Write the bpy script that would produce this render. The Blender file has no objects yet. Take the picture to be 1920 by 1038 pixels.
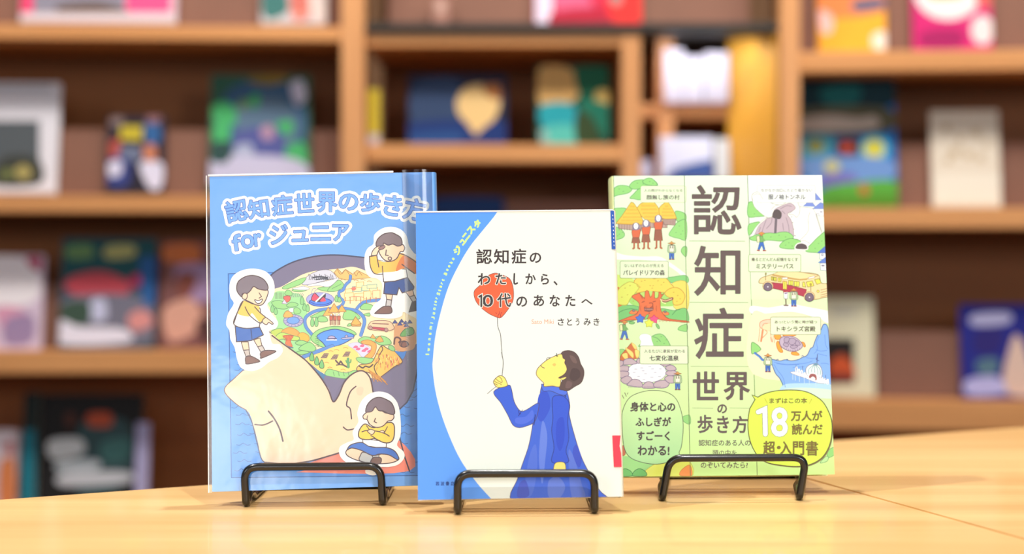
import bpy, bmesh, math, random
from mathutils import Vector, Matrix
from mathutils.geometry import tessellate_polygon
import numpy as np
random.seed(7)
C = bpy.context.scene.collection
S = bpy.context.scene
PI = math.pi

# ------------------------------------------------------------------ camera, world, lights, exposure
FPX = 3200.0; CXP, CYP = 960.0, 519.0; PITCH = math.atan(51/3200.0); CAMZ = 0.168
cam_d = bpy.data.cameras.new('camera'); cam = bpy.data.objects.new('camera', cam_d); C.objects.link(cam)
cam.location = (0, 0, CAMZ); cam.rotation_euler = (PI/2 - PITCH, 0, 0)
cam_d.sensor_width = 36; cam_d.lens = FPX*36/1920
cam_d.clip_start = 0.02; cam_d.clip_end = 60
cam_d.dof.use_dof = True; cam_d.dof.focus_distance = 1.135; cam_d.dof.aperture_fstop = 3.8
S.camera = cam
S.view_settings.view_transform = 'Standard'; S.view_settings.look = 'None'
S.view_settings.gamma = 1; S.view_settings.use_curve_mapping = False
S.view_settings.exposure = -0.10
S.cycles.use_denoising = True
S.cycles.max_bounces = 8; S.cycles.transparent_max_bounces = 12
S.cycles.sample_clamp_indirect = 6

w = bpy.data.worlds.new('world'); S.world = w; w.use_nodes = True
w.node_tree.nodes['Background'].inputs[0].default_value = (.95, .97, 1.0, 1)
w.node_tree.nodes['Background'].inputs[1].default_value = 0.26

def area(name, loc, target, size, power, col=(1, .96, .9), sy=None):
    d = bpy.data.lights.new(name, 'AREA'); d.energy = power; d.size = size; d.color = col
    if sy: d.shape = 'RECTANGLE'; d.size_y = sy
    o = bpy.data.objects.new(name, d); C.objects.link(o); o.location = loc
    o.rotation_euler = (Vector(target)-Vector(loc)).to_track_quat('-Z', 'Y').to_euler()
    return o
def spot(name, loc, target, power, rad, ang=60, col=(1, .95, .87)):
    d = bpy.data.lights.new(name, 'SPOT'); d.energy = power; d.shadow_soft_size = rad; d.color = col
    d.spot_size = math.radians(ang); d.spot_blend = .6
    o = bpy.data.objects.new(name, d); C.objects.link(o); o.location = loc
    o.rotation_euler = (Vector(target)-Vector(loc)).to_track_quat('-Z', 'Y').to_euler()
    return o
spot('downlight_overhead', (0.0, 1.50, 1.9), (0, 1.12, 0), 90, .02, 60, (1, .98, .95))
spot('downlight_left', (-.80, 0.9, 1.9), (0, 1.12, 0), 112, .02, 60, (1, .98, .95))
spot('front_fill_spot', (.35, -.05, 1.9), (0, 1.12, 0), 96, .03, 60, (1, .99, .97))  # unseen spot added at a steep front angle to brighten the covers
area('soft_light_right', (1.6, -1.2, .95), (0, 1.1, .1), .55, 25, (.97, .985, 1), .7)  # added soft panel; its direction follows the shade edge on the left book
area('side_fill_left', (-1.9, -.9, 1.0), (0, 1.1, .1), .7, 13, (.97, .985, 1), .7)  # added fill from the left, no window known there
area('haze_panel', (.15, -2.1, 1.0), (0, 1.1, .1), 1.3, 9, (.97, .985, 1), .8)  # unseen panel added so the glossy covers pick up a soft haze
area('glare_panel', (-.42, -2.1, .6), (-.15, 1.1, .1), .42, 6.5, (.97, .985, 1), .36)  # small unseen panel added for the glare on the left book's film
area('shelf_light_left', (-0.9, 2.25, 1.9), (-0.7, 3.2, 1.35), .6, 24, (1, .92, .81), .3)
area('shelf_light_centre', (0.3, 2.25, 1.9), (0.2, 3.2, 1.35), .6, 24, (1, .92, .81), .3)
area('shelf_light_right', (1.4, 2.25, 1.9), (1.1, 3.2, 1.35), .6, 24, (1, .92, .81), .3)

# ------------------------------------------------------------------ helpers
def lin(c):
    r = []
    for x in c[:3]:
        x = max(0, min(255, x))/255.0
        r.append(x/12.92 if x <= .04045 else ((x+.055)/1.055)**2.4)
    return tuple(r)
def ray(px, py):
    a = (px-CXP)/FPX; b = -(py-CYP)/FPX
    return Vector((a, math.cos(PITCH)+b*math.sin(PITCH), -math.sin(PITCH)+b*math.cos(PITCH)))
CAM = Vector((0, 0, CAMZ))
def hit(px, py, p0, n):
    d = ray(px, py); return CAM + d*((p0-CAM).dot(n)/d.dot(n))
def at_y(px, py, Y):
    d = ray(px, py); return CAM + d*(Y/d.y)
def at_z(px, py, z=0):
    d = ray(px, py); return CAM + d*((z-CAMZ)/d.z)

def mat(name, col=None, rough=.5, metal=0, coat=0, coat_rough=.1, attr=False, bump=0, bscale=40, spec=.5, var=0, vscale=8):
    m = bpy.data.materials.new(name); m.use_nodes = True; nt = m.node_tree
    b = nt.nodes['Principled BSDF']
    b.inputs['Roughness'].default_value = rough; b.inputs['Metallic'].default_value = metal
    b.inputs['Coat Weight'].default_value = coat; b.inputs['Coat Roughness'].default_value = coat_rough
    b.inputs['Specular IOR Level'].default_value = spec
    src = None
    if attr:
        a = nt.nodes.new('ShaderNodeAttribute'); a.attribute_name = 'print_colour'; src = a.outputs['Color']
    elif col is not None:
        b.inputs['Base Color'].default_value = (*lin(col), 1)
        if var:
            tc = nt.nodes.new('ShaderNodeTexCoord'); n = nt.nodes.new('ShaderNodeTexNoise'); n.inputs['Scale'].default_value = vscale
            nt.links.new(tc.outputs['Object'], n.inputs['Vector'])
            r = nt.nodes.new('ShaderNodeValToRGB')
            r.color_ramp.elements[0].position = .35; r.color_ramp.elements[1].position = .65
            r.color_ramp.elements[0].color = (*[x*(1-var) for x in lin(col)], 1); r.color_ramp.elements[1].color = (*[min(1, x*(1+var)) for x in lin(col)], 1)
            nt.links.new(n.outputs['Fac'], r.inputs['Fac']); src = r.outputs['Color']
    if src is not None: nt.links.new(src, b.inputs['Base Color'])
    if bump:
        tc = nt.nodes.new('ShaderNodeTexCoord'); n = nt.nodes.new('ShaderNodeTexNoise'); n.inputs['Scale'].default_value = bscale; n.inputs['Detail'].default_value = 4
        nt.links.new(tc.outputs['Object'], n.inputs['Vector'])
        bp = nt.nodes.new('ShaderNodeBump'); bp.inputs['Strength'].default_value = bump; bp.inputs['Distance'].default_value = .002
        nt.links.new(n.outputs['Fac'], bp.inputs['Height'])
        if coat: nt.links.new(bp.outputs['Normal'], b.inputs['Coat Normal'])
        else: nt.links.new(bp.outputs['Normal'], b.inputs['Normal'])
    return m
def wood(name, c0, c1, rough=.4, axis='X', scale=1.0, coat=0.0, joint=0):
    m = bpy.data.materials.new(name); m.use_nodes = True; nt = m.node_tree; b = nt.nodes['Principled BSDF']
    tc = nt.nodes.new('ShaderNodeTexCoord'); mp = nt.nodes.new('ShaderNodeMapping')
    st = {'X': (2.2, 38, 38), 'Y': (38, 2.2, 38), 'Z': (38, 38, 2.2)}[axis]
    mp.inputs['Scale'].default_value = tuple(s*scale for s in st)
    n = nt.nodes.new('ShaderNodeTexNoise'); n.inputs['Scale'].default_value = 1; n.inputs['Detail'].default_value = 6; n.inputs['Roughness'].default_value = .6
    n2 = nt.nodes.new('ShaderNodeTexNoise'); n2.inputs['Scale'].default_value = .25; n2.inputs['Detail'].default_value = 2
    mx = nt.nodes.new('ShaderNodeMath'); mx.operation = 'ADD'
    r = nt.nodes.new('ShaderNodeValToRGB'); r.color_ramp.elements[0].position = .75; r.color_ramp.elements[1].position = 1.25
    r.color_ramp.elements[0].color = (*lin(c0), 1); r.color_ramp.elements[1].color = (*lin(c1), 1)
    mr = nt.nodes.new('ShaderNodeMapRange'); mr.inputs[1].default_value = .75; mr.inputs[2].default_value = 1.25
    r.color_ramp.elements[0].position = 0; r.color_ramp.elements[1].position = 1
    nt.links.new(tc.outputs['Object'], mp.inputs['Vector']); nt.links.new(mp.outputs[0], n.inputs['Vector']); nt.links.new(mp.outputs[0], n2.inputs['Vector'])
    nt.links.new(n.outputs['Fac'], mx.inputs[0]); nt.links.new(n2.outputs['Fac'], mx.inputs[1]); nt.links.new(mx.outputs[0], mr.inputs[0])
    nt.links.new(mr.outputs[0], r.inputs['Fac']); nt.links.new(r.outputs['Color'], b.inputs['Base Color'])
    b.inputs['Roughness'].default_value = rough; b.inputs['Coat Weight'].default_value = coat
    bp = nt.nodes.new('ShaderNodeBump'); bp.inputs['Strength'].default_value = .08; bp.inputs['Distance'].default_value = .001
    nt.links.new(n.outputs['Fac'], bp.inputs['Height']); nt.links.new(bp.outputs['Normal'], b.inputs['Normal'])
    return m

M = {}
M['table'] = wood('maple_table_laminate', (208, 160, 98), (228, 188, 128), .42, 'X', .8, .15)
M['table_edge'] = wood('maple_edge_band', (205, 150, 85), (225, 175, 105), .5, 'X')
M['dark_gap'] = mat('dark_joint', (44, 26, 14), .8)
M['board'] = wood('shelf_board_oak', (206, 142, 84), (226, 162, 102), .5, 'X')
M['post'] = wood('shelf_post_oak', (208, 146, 92), (226, 166, 112), .5, 'Z')
M['filler'] = wood('golden_side_panel', (222, 162, 58), (236, 178, 72), .45, 'Z')
M['back'] = wood('brown_back_panel', (138, 76, 20), (152, 88, 30), .6, 'X')
M['rest'] = mat('brown_display_rest', (122, 80, 64), .6, var=.05)
M['black'] = mat('black_laminate', (28, 30, 28), .45)
M['wire'] = mat('black_coated_wire', (10, 9, 9), .25, 0, .35, .12)
M['paper'] = mat('page_paper', (238, 230, 210), .8, var=.05, vscale=300)
M['white_board'] = mat('white_card', (225, 225, 235), .6)
M['print'] = mat('printed_cover', rough=.5, attr=True, coat=.25, coat_rough=.1, spec=.3)
M['print_bg'] = mat('printed_display_cover', rough=.6, attr=True, spec=.25)
M['print_film'] = mat('printed_cover_under_film', rough=.45, attr=True, coat=.8, coat_rough=.14, bump=.5, bscale=16)
M['metal_grey'] = mat('grey_metal', (120, 120, 120), .4, .8)

def link(o, parent=None, **kw):
    C.objects.link(o)
    if parent is not None: o.parent = parent
    for k, v in kw.items(): o[k] = v
    return o
def mesh_obj(name, verts, faces, m, parent=None, smooth=False, **kw):
    me = bpy.data.meshes.new(name); me.from_pydata([tuple(v) for v in verts], [], faces); me.update()
    if m: me.materials.append(m)
    if smooth:
        for p in me.polygons: p.use_smooth = True
    return link(bpy.data.objects.new(name, me), parent, **kw)
def bm_obj(name, bm, m, parent=None, smooth=False, **kw):
    me = bpy.data.meshes.new(name); bmesh.ops.recalc_face_normals(bm, faces=bm.faces); bm.to_mesh(me); bm.free()
    me.materials.append(m)
    if smooth:
        for p in me.polygons: p.use_smooth = True
    return link(bpy.data.objects.new(name, me), parent, **kw)
def box_bm(x0, y0, z0, x1, y1, z1, bevel=0, seg=2):
    bm = bmesh.new()
    r = bmesh.ops.create_cube(bm, size=1)
    for v in r['verts']:
        v.co = Vector(((x0+x1)/2+v.co.x*(x1-x0), (y0+y1)/2+v.co.y*(y1-y0), (z0+z1)/2+v.co.z*(z1-z0)))
    if bevel: bmesh.ops.bevel(bm, geom=list(bm.edges), offset=bevel, segments=seg, affect='EDGES', profile=.5)
    return bm
def box(name, a, b, m, parent=None, bevel=0, **kw):
    return bm_obj(name, box_bm(*a, *b, bevel=bevel), m, parent, **kw)
def empty(name, loc, rot=None, **kw):
    o = bpy.data.objects.new(name, None); o.empty_display_size = .05; C.objects.link(o); o.location = loc
    if rot is not None: o.rotation_euler = rot
    for k, v in kw.items(): o[k] = v
    return o
def fillet(pts, r, n=6):
    pts = [Vector(p) for p in pts]; out = [pts[0]]
    for i in range(1, len(pts)-1):
        a, b, c = pts[i-1], pts[i], pts[i+1]
        rr = min(r, (a-b).length*.45, (c-b).length*.45)
        p0 = b+(a-b).normalized()*rr; p2 = b+(c-b).normalized()*rr
        for k in range(n+1):
            t = k/n; out.append(p0*(1-t)**2 + b*2*t*(1-t) + p2*t*t)
    out.append(pts[-1]); return out
def tube_bm(pts, r, seg=14, bm=None, caps=True):
    bm = bm or bmesh.new(); pts = [Vector(p) for p in pts]; rings = []
    t0 = (pts[1]-pts[0]).normalized(); up = Vector((0, 0, 1)) if abs(t0.z) < .9 else Vector((0, 1, 0))
    n = t0.cross(up).normalized()
    for i, p in enumerate(pts):
        t = ((pts[min(i+1, len(pts)-1)]-pts[max(i-1, 0)])).normalized()
        n = (n - t*n.dot(t)).normalized(); b = t.cross(n)
        rings.append([bm.verts.new(p+(n*math.cos(2*PI*k/seg)+b*math.sin(2*PI*k/seg))*r) for k in range(seg)])
    for i in range(len(rings)-1):
        for k in range(seg):
            bm.faces.new((rings[i][k], rings[i][(k+1) % seg], rings[i+1][(k+1) % seg], rings[i+1][k]))
    if caps:
        bm.faces.new(rings[0]); bm.faces.new(rings[-1][::-1])
    return bm

# ------------------------------------------------------------------ flat print: coloured pieces of ink laid on a cover
_glyph = {}
def glyph(s):
    """triangles and outline edges of a piece of text in the built-in typeface"""
    if s in _glyph: return _glyph[s]
    cu = bpy.data.curves.new('glyph', 'FONT'); cu.body = s; cu.size = 1; cu.resolution_u = 3
    o = bpy.data.objects.new('glyph', cu); C.objects.link(o); bpy.context.view_layer.update()
    ev = o.evaluated_get(bpy.context.evaluated_depsgraph_get()); me = ev.to_mesh()
    vs = [(round(v.co.x, 5), round(v.co.y, 5)) for v in me.vertices]; tris = []; cnt = {}
    for p in me.polygons:
        ids = list(p.vertices)
        for a, b in zip(ids, ids[1:]+ids[:1]):
            k = tuple(sorted((vs[a], vs[b]))); cnt[k] = cnt.get(k, 0)+1
        for j in range(1, len(ids)-1):
            t = (vs[ids[0]], vs[ids[j]], vs[ids[j+1]])
            if abs((t[1][0]-t[0][0])*(t[2][1]-t[0][1])-(t[2][0]-t[0][0])*(t[1][1]-t[0][1])) > 1e-7: tris.append(t)
    ev.to_mesh_clear(); bpy.data.objects.remove(o); bpy.data.curves.remove(cu)
    _glyph[s] = (tris, [k for k, n in cnt.items() if n == 1 and k[0] != k[1]]); return _glyph[s]
def fatten(T, E, d, step=.3):
    """grow a letter outline by d with round corners, as one layer of thin strips that do not overlap"""
    xs = [p[0] for t in T for p in t]; ys = [p[1] for t in T for p in t]
    x0, x1, y0, y1 = min(xs)-d-step, max(xs)+d+step, min(ys)-d-step, max(ys)+d+step
    nx, ny = int((x1-x0)/step)+1, int((y1-y0)/step)+1
    gx = x0+(np.arange(nx)+.5)*step; gy = y0+(np.arange(ny)+.5)*step; mask = np.zeros((ny, nx), bool)
    def win(pts, r):
        a = max(0, int((min(p[0] for p in pts)-r-x0)/step)-1); b = min(nx, int((max(p[0] for p in pts)+r-x0)/step)+2)
        c = max(0, int((min(p[1] for p in pts)-r-y0)/step)-1); e = min(ny, int((max(p[1] for p in pts)+r-y0)/step)+2)
        return a, b, c, e
    for t in T:
        a, b, c, e = win(t, 0); X, Y = gx[None, a:b], gy[c:e, None]; s = []
        for p, q in ((t[0], t[1]), (t[1], t[2]), (t[2], t[0])): s.append((q[0]-p[0])*(Y-p[1])-(q[1]-p[1])*(X-p[0]))
        mask[c:e, a:b] |= ((s[0] >= 0) & (s[1] >= 0) & (s[2] >= 0)) | ((s[0] <= 0) & (s[1] <= 0) & (s[2] <= 0))
    for p, q in E:
        a, b, c, e = win((p, q), d); X, Y = gx[None, a:b], gy[c:e, None]; dx, dy = q[0]-p[0], q[1]-p[1]; L = dx*dx+dy*dy
        if L < 1e-8: continue
        u = np.clip(((X-p[0])*dx+(Y-p[1])*dy)/L, 0, 1)
        mask[c:e, a:b] |= (X-p[0]-u*dx)**2+(Y-p[1]-u*dy)**2 <= d*d
    out = []
    done = np.zeros_like(mask)
    for j in range(ny):
        row = np.flatnonzero(np.diff(np.concatenate(([0], (mask[j] & ~done[j]).astype(np.int8), [0]))))
        for a, b in zip(row[::2], row[1::2]):
            k = j+1
            while k < ny and mask[k, a:b].all() and not done[k, a:b].any() and (a == 0 or not mask[k, a-1]) and (b >= nx or not mask[k, b]): k += 1
            done[j:k, a:b] = True
            X0, X1, Y0, Y1 = x0+a*step, x0+b*step, y0+j*step, y0+k*step
            out.append(((X0, Y0), (X1, Y0), (X1, Y1), (X0, Y1)))
    return out

def catmull(p, closed=True, n=5):
    L = len(p); out = []
    rng = range(L) if closed else range(L-1)
    for i in rng:
        g = (lambda k: p[k % L]) if closed else (lambda k: p[max(0, min(L-1, k))])
        a, b, c, d = g(i-1), g(i), g(i+1), g(i+2)
        for k in range(n):
            t = k/n; t2 = t*t; t3 = t2*t
            out.append(tuple(.5*((2*b[j])+(-a[j]+c[j])*t+(2*a[j]-5*b[j]+4*c[j]-d[j])*t2+(-a[j]+3*b[j]-3*c[j]+d[j])*t3) for j in (0, 1)))
    if not closed: out.append(p[-1])
    return out

class Print:
    """Ink pieces given in photo pixels, carried onto the plane of a real cover (frame = origin, right, up, normal)."""
    def __init__(s, frame, W, H, tone=None, eps=2.5e-6, base=3e-5):
        s.o, s.u, s.v, s.n = frame; s.W, s.H = W, H; s.base = base; s.boxes = []; s.eps = eps; s.tone = tone or (lambda c: tuple(k*(x/255.0)**1.22 for x, k in zip(c, (243, 249, 254))))
        s.V = []; s.F = []; s.K = []; s.view()
    def view(s, ox=0, oy=0, k=1.0): s.ox, s.oy, s.k = ox, oy, k
    def P(s, pts):
        if isinstance(pts, str):
            a = [float(x) for x in pts.replace(',', ' ').split()]; pts = list(zip(a[::2], a[1::2]))
        return [(s.ox+x/s.k, s.oy+y/s.k) for x, y in pts]
    def uv(s, p):
        h = hit(p[0], p[1], s.o, s.n)-s.o; return (h.dot(s.u), h.dot(s.v))
    def colf(s, col):
        if callable(col): return lambda p: lin(s.tone(col(p)))
        if isinstance(col[0], tuple):       # vertical gradient ((colour, y), (colour, y))
            (c0, y0), (c1, y1) = col
            def f(p):
                t = max(0, min(1, (p[1]-y0)/(y1-y0))); return lin(s.tone(tuple(c0[i]*(1-t)+c1[i]*t for i in range(3))))
            return f
        c = lin(s.tone(col)); return lambda p: c
    def tri(s, t, cf):
        poly = [(*s.uv(p), *cf(p)) for p in t]
        for ax, lim, sg in ((0, 0, 1), (0, s.W, -1), (1, 0, 1), (1, s.H, -1)):
            if all((q[ax]-lim)*sg >= 0 for q in poly): continue
            out = []
            for i, q in enumerate(poly):
                r = poly[(i+1) % len(poly)]; dq = (q[ax]-lim)*sg; dr = (r[ax]-lim)*sg
                if dq >= 0: out.append(q)
                if (dq >= 0) != (dr >= 0):
                    f = dq/(dq-dr); out.append(tuple(q[j]+(r[j]-q[j])*f for j in range(5)))
            poly = out
            if len(poly) < 3: return
        ar = sum(poly[i][0]*poly[(i+1) % len(poly)][1]-poly[(i+1) % len(poly)][0]*poly[i][1] for i in range(len(poly)))
        if ar < 0: poly.reverse()
        i0 = len(s.V)
        for q in poly: s.V.append((q[0], q[1], s.z)); s.K.append((q[2], q[3], q[4], 1))
        s.F.append(tuple(range(i0, i0+len(poly))))
    def tris(s, T, col):
        if not T: return
        cf = s.colf(col)
        xs = [q[0] for t in T for q in t]; ys = [q[1] for t in T for q in t]
        bb = (min(xs), min(ys), max(xs), max(ys)); lv = 0
        for l, b in s.boxes:
            if l > lv and b[0] < bb[2] and bb[0] < b[2] and b[1] < bb[3] and bb[1] < b[3]: lv = l
        s.boxes.append((lv+1, bb)); s.z = s.base+s.eps*(lv+1)
        for t in T: s.tri(t, cf)
    def f(s, col, pts, line=None, lw=1.0, sm=True, raw=False):
        p = pts if raw else s.P(pts)
        if sm: p = catmull(p)
        if col is not None:
            s.tris([[p[i] for i in t] for t in tessellate_polygon([[Vector((x, y, 0)) for x, y in p]])], col)
        if line is not None: s._stroke(p+[p[0]], line, lw)
        return s
    def _stroke(s, p, col, lw):
        T = []; h = lw*.66
        q = [p[0]]
        for a in p[1:]:
            if math.hypot(a[0]-q[-1][0], a[1]-q[-1][1]) > .05: q.append(a)
        if len(q) < 2: return
        closed = len(q) > 3 and math.hypot(q[0][0]-q[-1][0], q[0][1]-q[-1][1]) < .06
        if closed: q = q[:-1]
        n = len(q); Lp, Rp = [], []
        for i in range(n):
            a = q[i-1] if (i or closed) else None; b = q[(i+1) % n] if (i < n-1 or closed) else None; c = q[i]; d = []
            for u, v in ((a, c), (c, b)):
                if u is not None and v is not None:
                    L = math.hypot(v[0]-u[0], v[1]-u[1]) or 1; d.append((-(v[1]-u[1])/L, (v[0]-u[0])/L))
            if len(d) == 2:
                mx, my = d[0][0]+d[1][0], d[0][1]+d[1][1]; m = math.hypot(mx, my)
                if m < .5: mx, my, m = d[0][0], d[0][1], 1.0; f = 1.0
                else: f = min(1.8, 2/m)
                mx, my = mx/m*f, my/m*f
            else: mx, my = d[0]
            Lp.append((c[0]+mx*h, c[1]+my*h)); Rp.append((c[0]-mx*h, c[1]-my*h))
        for i in range(n if closed else n-1):
            j = (i+1) % n; T.append((Lp[i], Lp[j], Rp[j])); T.append((Lp[i], Rp[j], Rp[i]))
        if not closed and lw > .9:
            for c, pL, sg in ((q[0], Lp[0], 1), (q[-1], Lp[-1], -1)):
                a0 = math.atan2(pL[1]-c[1], pL[0]-c[0]); ring = [(c[0]+h*math.cos(a0+sg*k*PI/4), c[1]+h*math.sin(a0+sg*k*PI/4)) for k in range(5)]
                T += [(c, ring[k], ring[k+1]) for k in range(4)]
        s.tris(T, col)
    def s_(s, col, pts, lw=1.0, sm=True):
        p = s.P(pts)
        if sm and len(p) > 2: p = catmull(p, False)
        s._stroke(p, col, lw); return s
    def e(s, col, x, y, rx, ry=None, line=None, lw=1.0, rot=0, n=20):
        ry = ry or rx; c, d = math.cos(math.radians(rot)), math.sin(math.radians(rot))
        pts = [(x+rx*math.cos(a)*c-ry*math.sin(a)*d, y+rx*math.cos(a)*d+ry*math.sin(a)*c) for a in [2*PI*k/n for k in range(n)]]
        return s.f(col, pts, line, lw, False)
    def r(s, col, x0, y0, x1, y1, line=None, lw=1.0, rad=0):
        if rad:
            pts = []
            for cx, cy, a0 in ((x1-rad, y0+rad, -90), (x1-rad, y1-rad, 0), (x0+rad, y1-rad, 90), (x0+rad, y0+rad, 180)):
                pts += [(cx+rad*math.cos(math.radians(a0+k*30)), cy+rad*math.sin(math.radians(a0+k*30))) for k in range(4)]
        else: pts = [(x0, y0), (x1, y0), (x1, y1), (x0, y1)]
        return s.f(col, pts, line, lw, False)
    def t(s, text, x0, y0, x1, y1, col, bold=0.0, rot=0, layers=None, shear=0):
        """text fitted to a box (view units); bold = extra stroke in photo px; layers = [(extra px, colour), ...] drawn first to last"""
        g, ed = glyph(text)
        if not g: return s
        xs = [p[0] for t in g for p in t]; ys = [p[1] for t in g for p in t]
        gx0, gx1, gy0, gy1 = min(xs), max(xs), min(ys), max(ys)
        (ax, ay), (bx, by) = s.P([(x0, y0), (x1, y1)])
        kx = (bx-ax)/(gx1-gx0); ky = (by-ay)/(gy1-gy0); cx, cy = (ax+bx)/2, (ay+by)/2
        c, d = math.cos(math.radians(-rot)), math.sin(math.radians(-rot))
        def mp(p):
            x = (p[0]-(gx0+gx1)/2)*kx; y = -(p[1]-(gy0+gy1)/2)*ky; x += shear*-y
            return (cx+x*c-y*d, cy+x*d+y*c)
        T = [tuple(mp(p) for p in t) for t in g]; E = [(mp(p), mp(q)) for p, q in ed]
        for ex, cl in (layers or [(bold, col)]): s.tris(fatten(T, E, ex, .3 if y1-y0 < 40*s.k else .4) if ex else T, cl)
        return s
    def build(s, name, m, parent):
        me = bpy.data.meshes.new(name); me.from_pydata(s.V, [], s.F); me.update()
        a = me.color_attributes.new('print_colour', 'FLOAT_COLOR', 'POINT')
        a.data.foreach_set('color', [x for k in s.K for x in k])
        me.materials.append(m)
        return link(bpy.data.objects.new(name, me), parent)

def rot3(yaw, tilt, roll):
    Rr = Matrix.Rotation(-roll, 3, 'Y')
    Rt = Matrix.Rotation(-tilt, 3, 'X'); Ry = Matrix.Rotation(yaw, 3, 'Z')
    return Ry @ Rt @ Rr
class Pose:
    """frame of a standing book: origin = lower left corner of its front cover, u right, v up, n towards the reader"""
    def __init__(s, o, yaw, tilt, roll):
        R = rot3(yaw, tilt, roll); s.o = Vector(o); s.u = R @ Vector((1, 0, 0)); s.v = R @ Vector((0, 0, 1)); s.n = -(R @ Vector((0, 1, 0)))
        s.M = Matrix(((s.u.x, s.v.x, s.n.x, s.o.x), (s.u.y, s.v.y, s.n.y, s.o.y), (s.u.z, s.v.z, s.n.z, s.o.z), (0, 0, 0, 1)))
    def frame(s): return (s.o, s.u, s.v, s.n)
def book(name, label, pose, W, H, T, cover, spine='left', group=None, cover_print=None, pm=None, cat='book', paper=None):
    """local axes: x right, y up along the cover, z out of the cover; body reaches back to z = -T"""
    e = empty(name, (0, 0, 0), label=label, category=cat)
    e.matrix_world = pose.M
    if group: e['group'] = group
    ct = min(.0006, T*.2); q = .0012
    cm = cover
    box('front_cover', (0, 0, -ct), (W, H, 0), cm, e)
    box('back_cover', (0, 0, -T), (W, H, -T+ct), cm, e)
    a, b = (0.0, W-q*2) if spine == 'left' else (q*2, W)
    box('page_block', (a+(.001 if spine == 'left' else 0), q, -T+ct), (b-(.001 if spine != 'left' else 0), H-q, -ct), paper or M['paper'], e)
    # rounded spine
    bm = bmesh.new(); n = 8; sx = 0 if spine == 'left' else W; sg = -1 if spine == 'left' else 1
    rows = []
    for k in range(n+1):
        a_ = -PI/2+PI*k/n
        rows.append((sx+sg*.0022*math.cos(a_)*(1 if T > .004 else .4), -T/2-T/2*math.sin(a_)))
    vs = [[bm.verts.new((x, y, z)) for x, z in rows] for y in (0, H)]
    for k in range(n): bm.faces.new((vs[0][k], vs[0][k+1], vs[1][k+1], vs[1][k]))
    bm.faces.new(vs[0]); bm.faces.new(vs[1][::-1])
    bm_obj('spine', bm, cm, e, smooth=False)
    if cover_print is not None: cover_print.build('cover_print', pm or M['print'], e)
    return e
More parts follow.
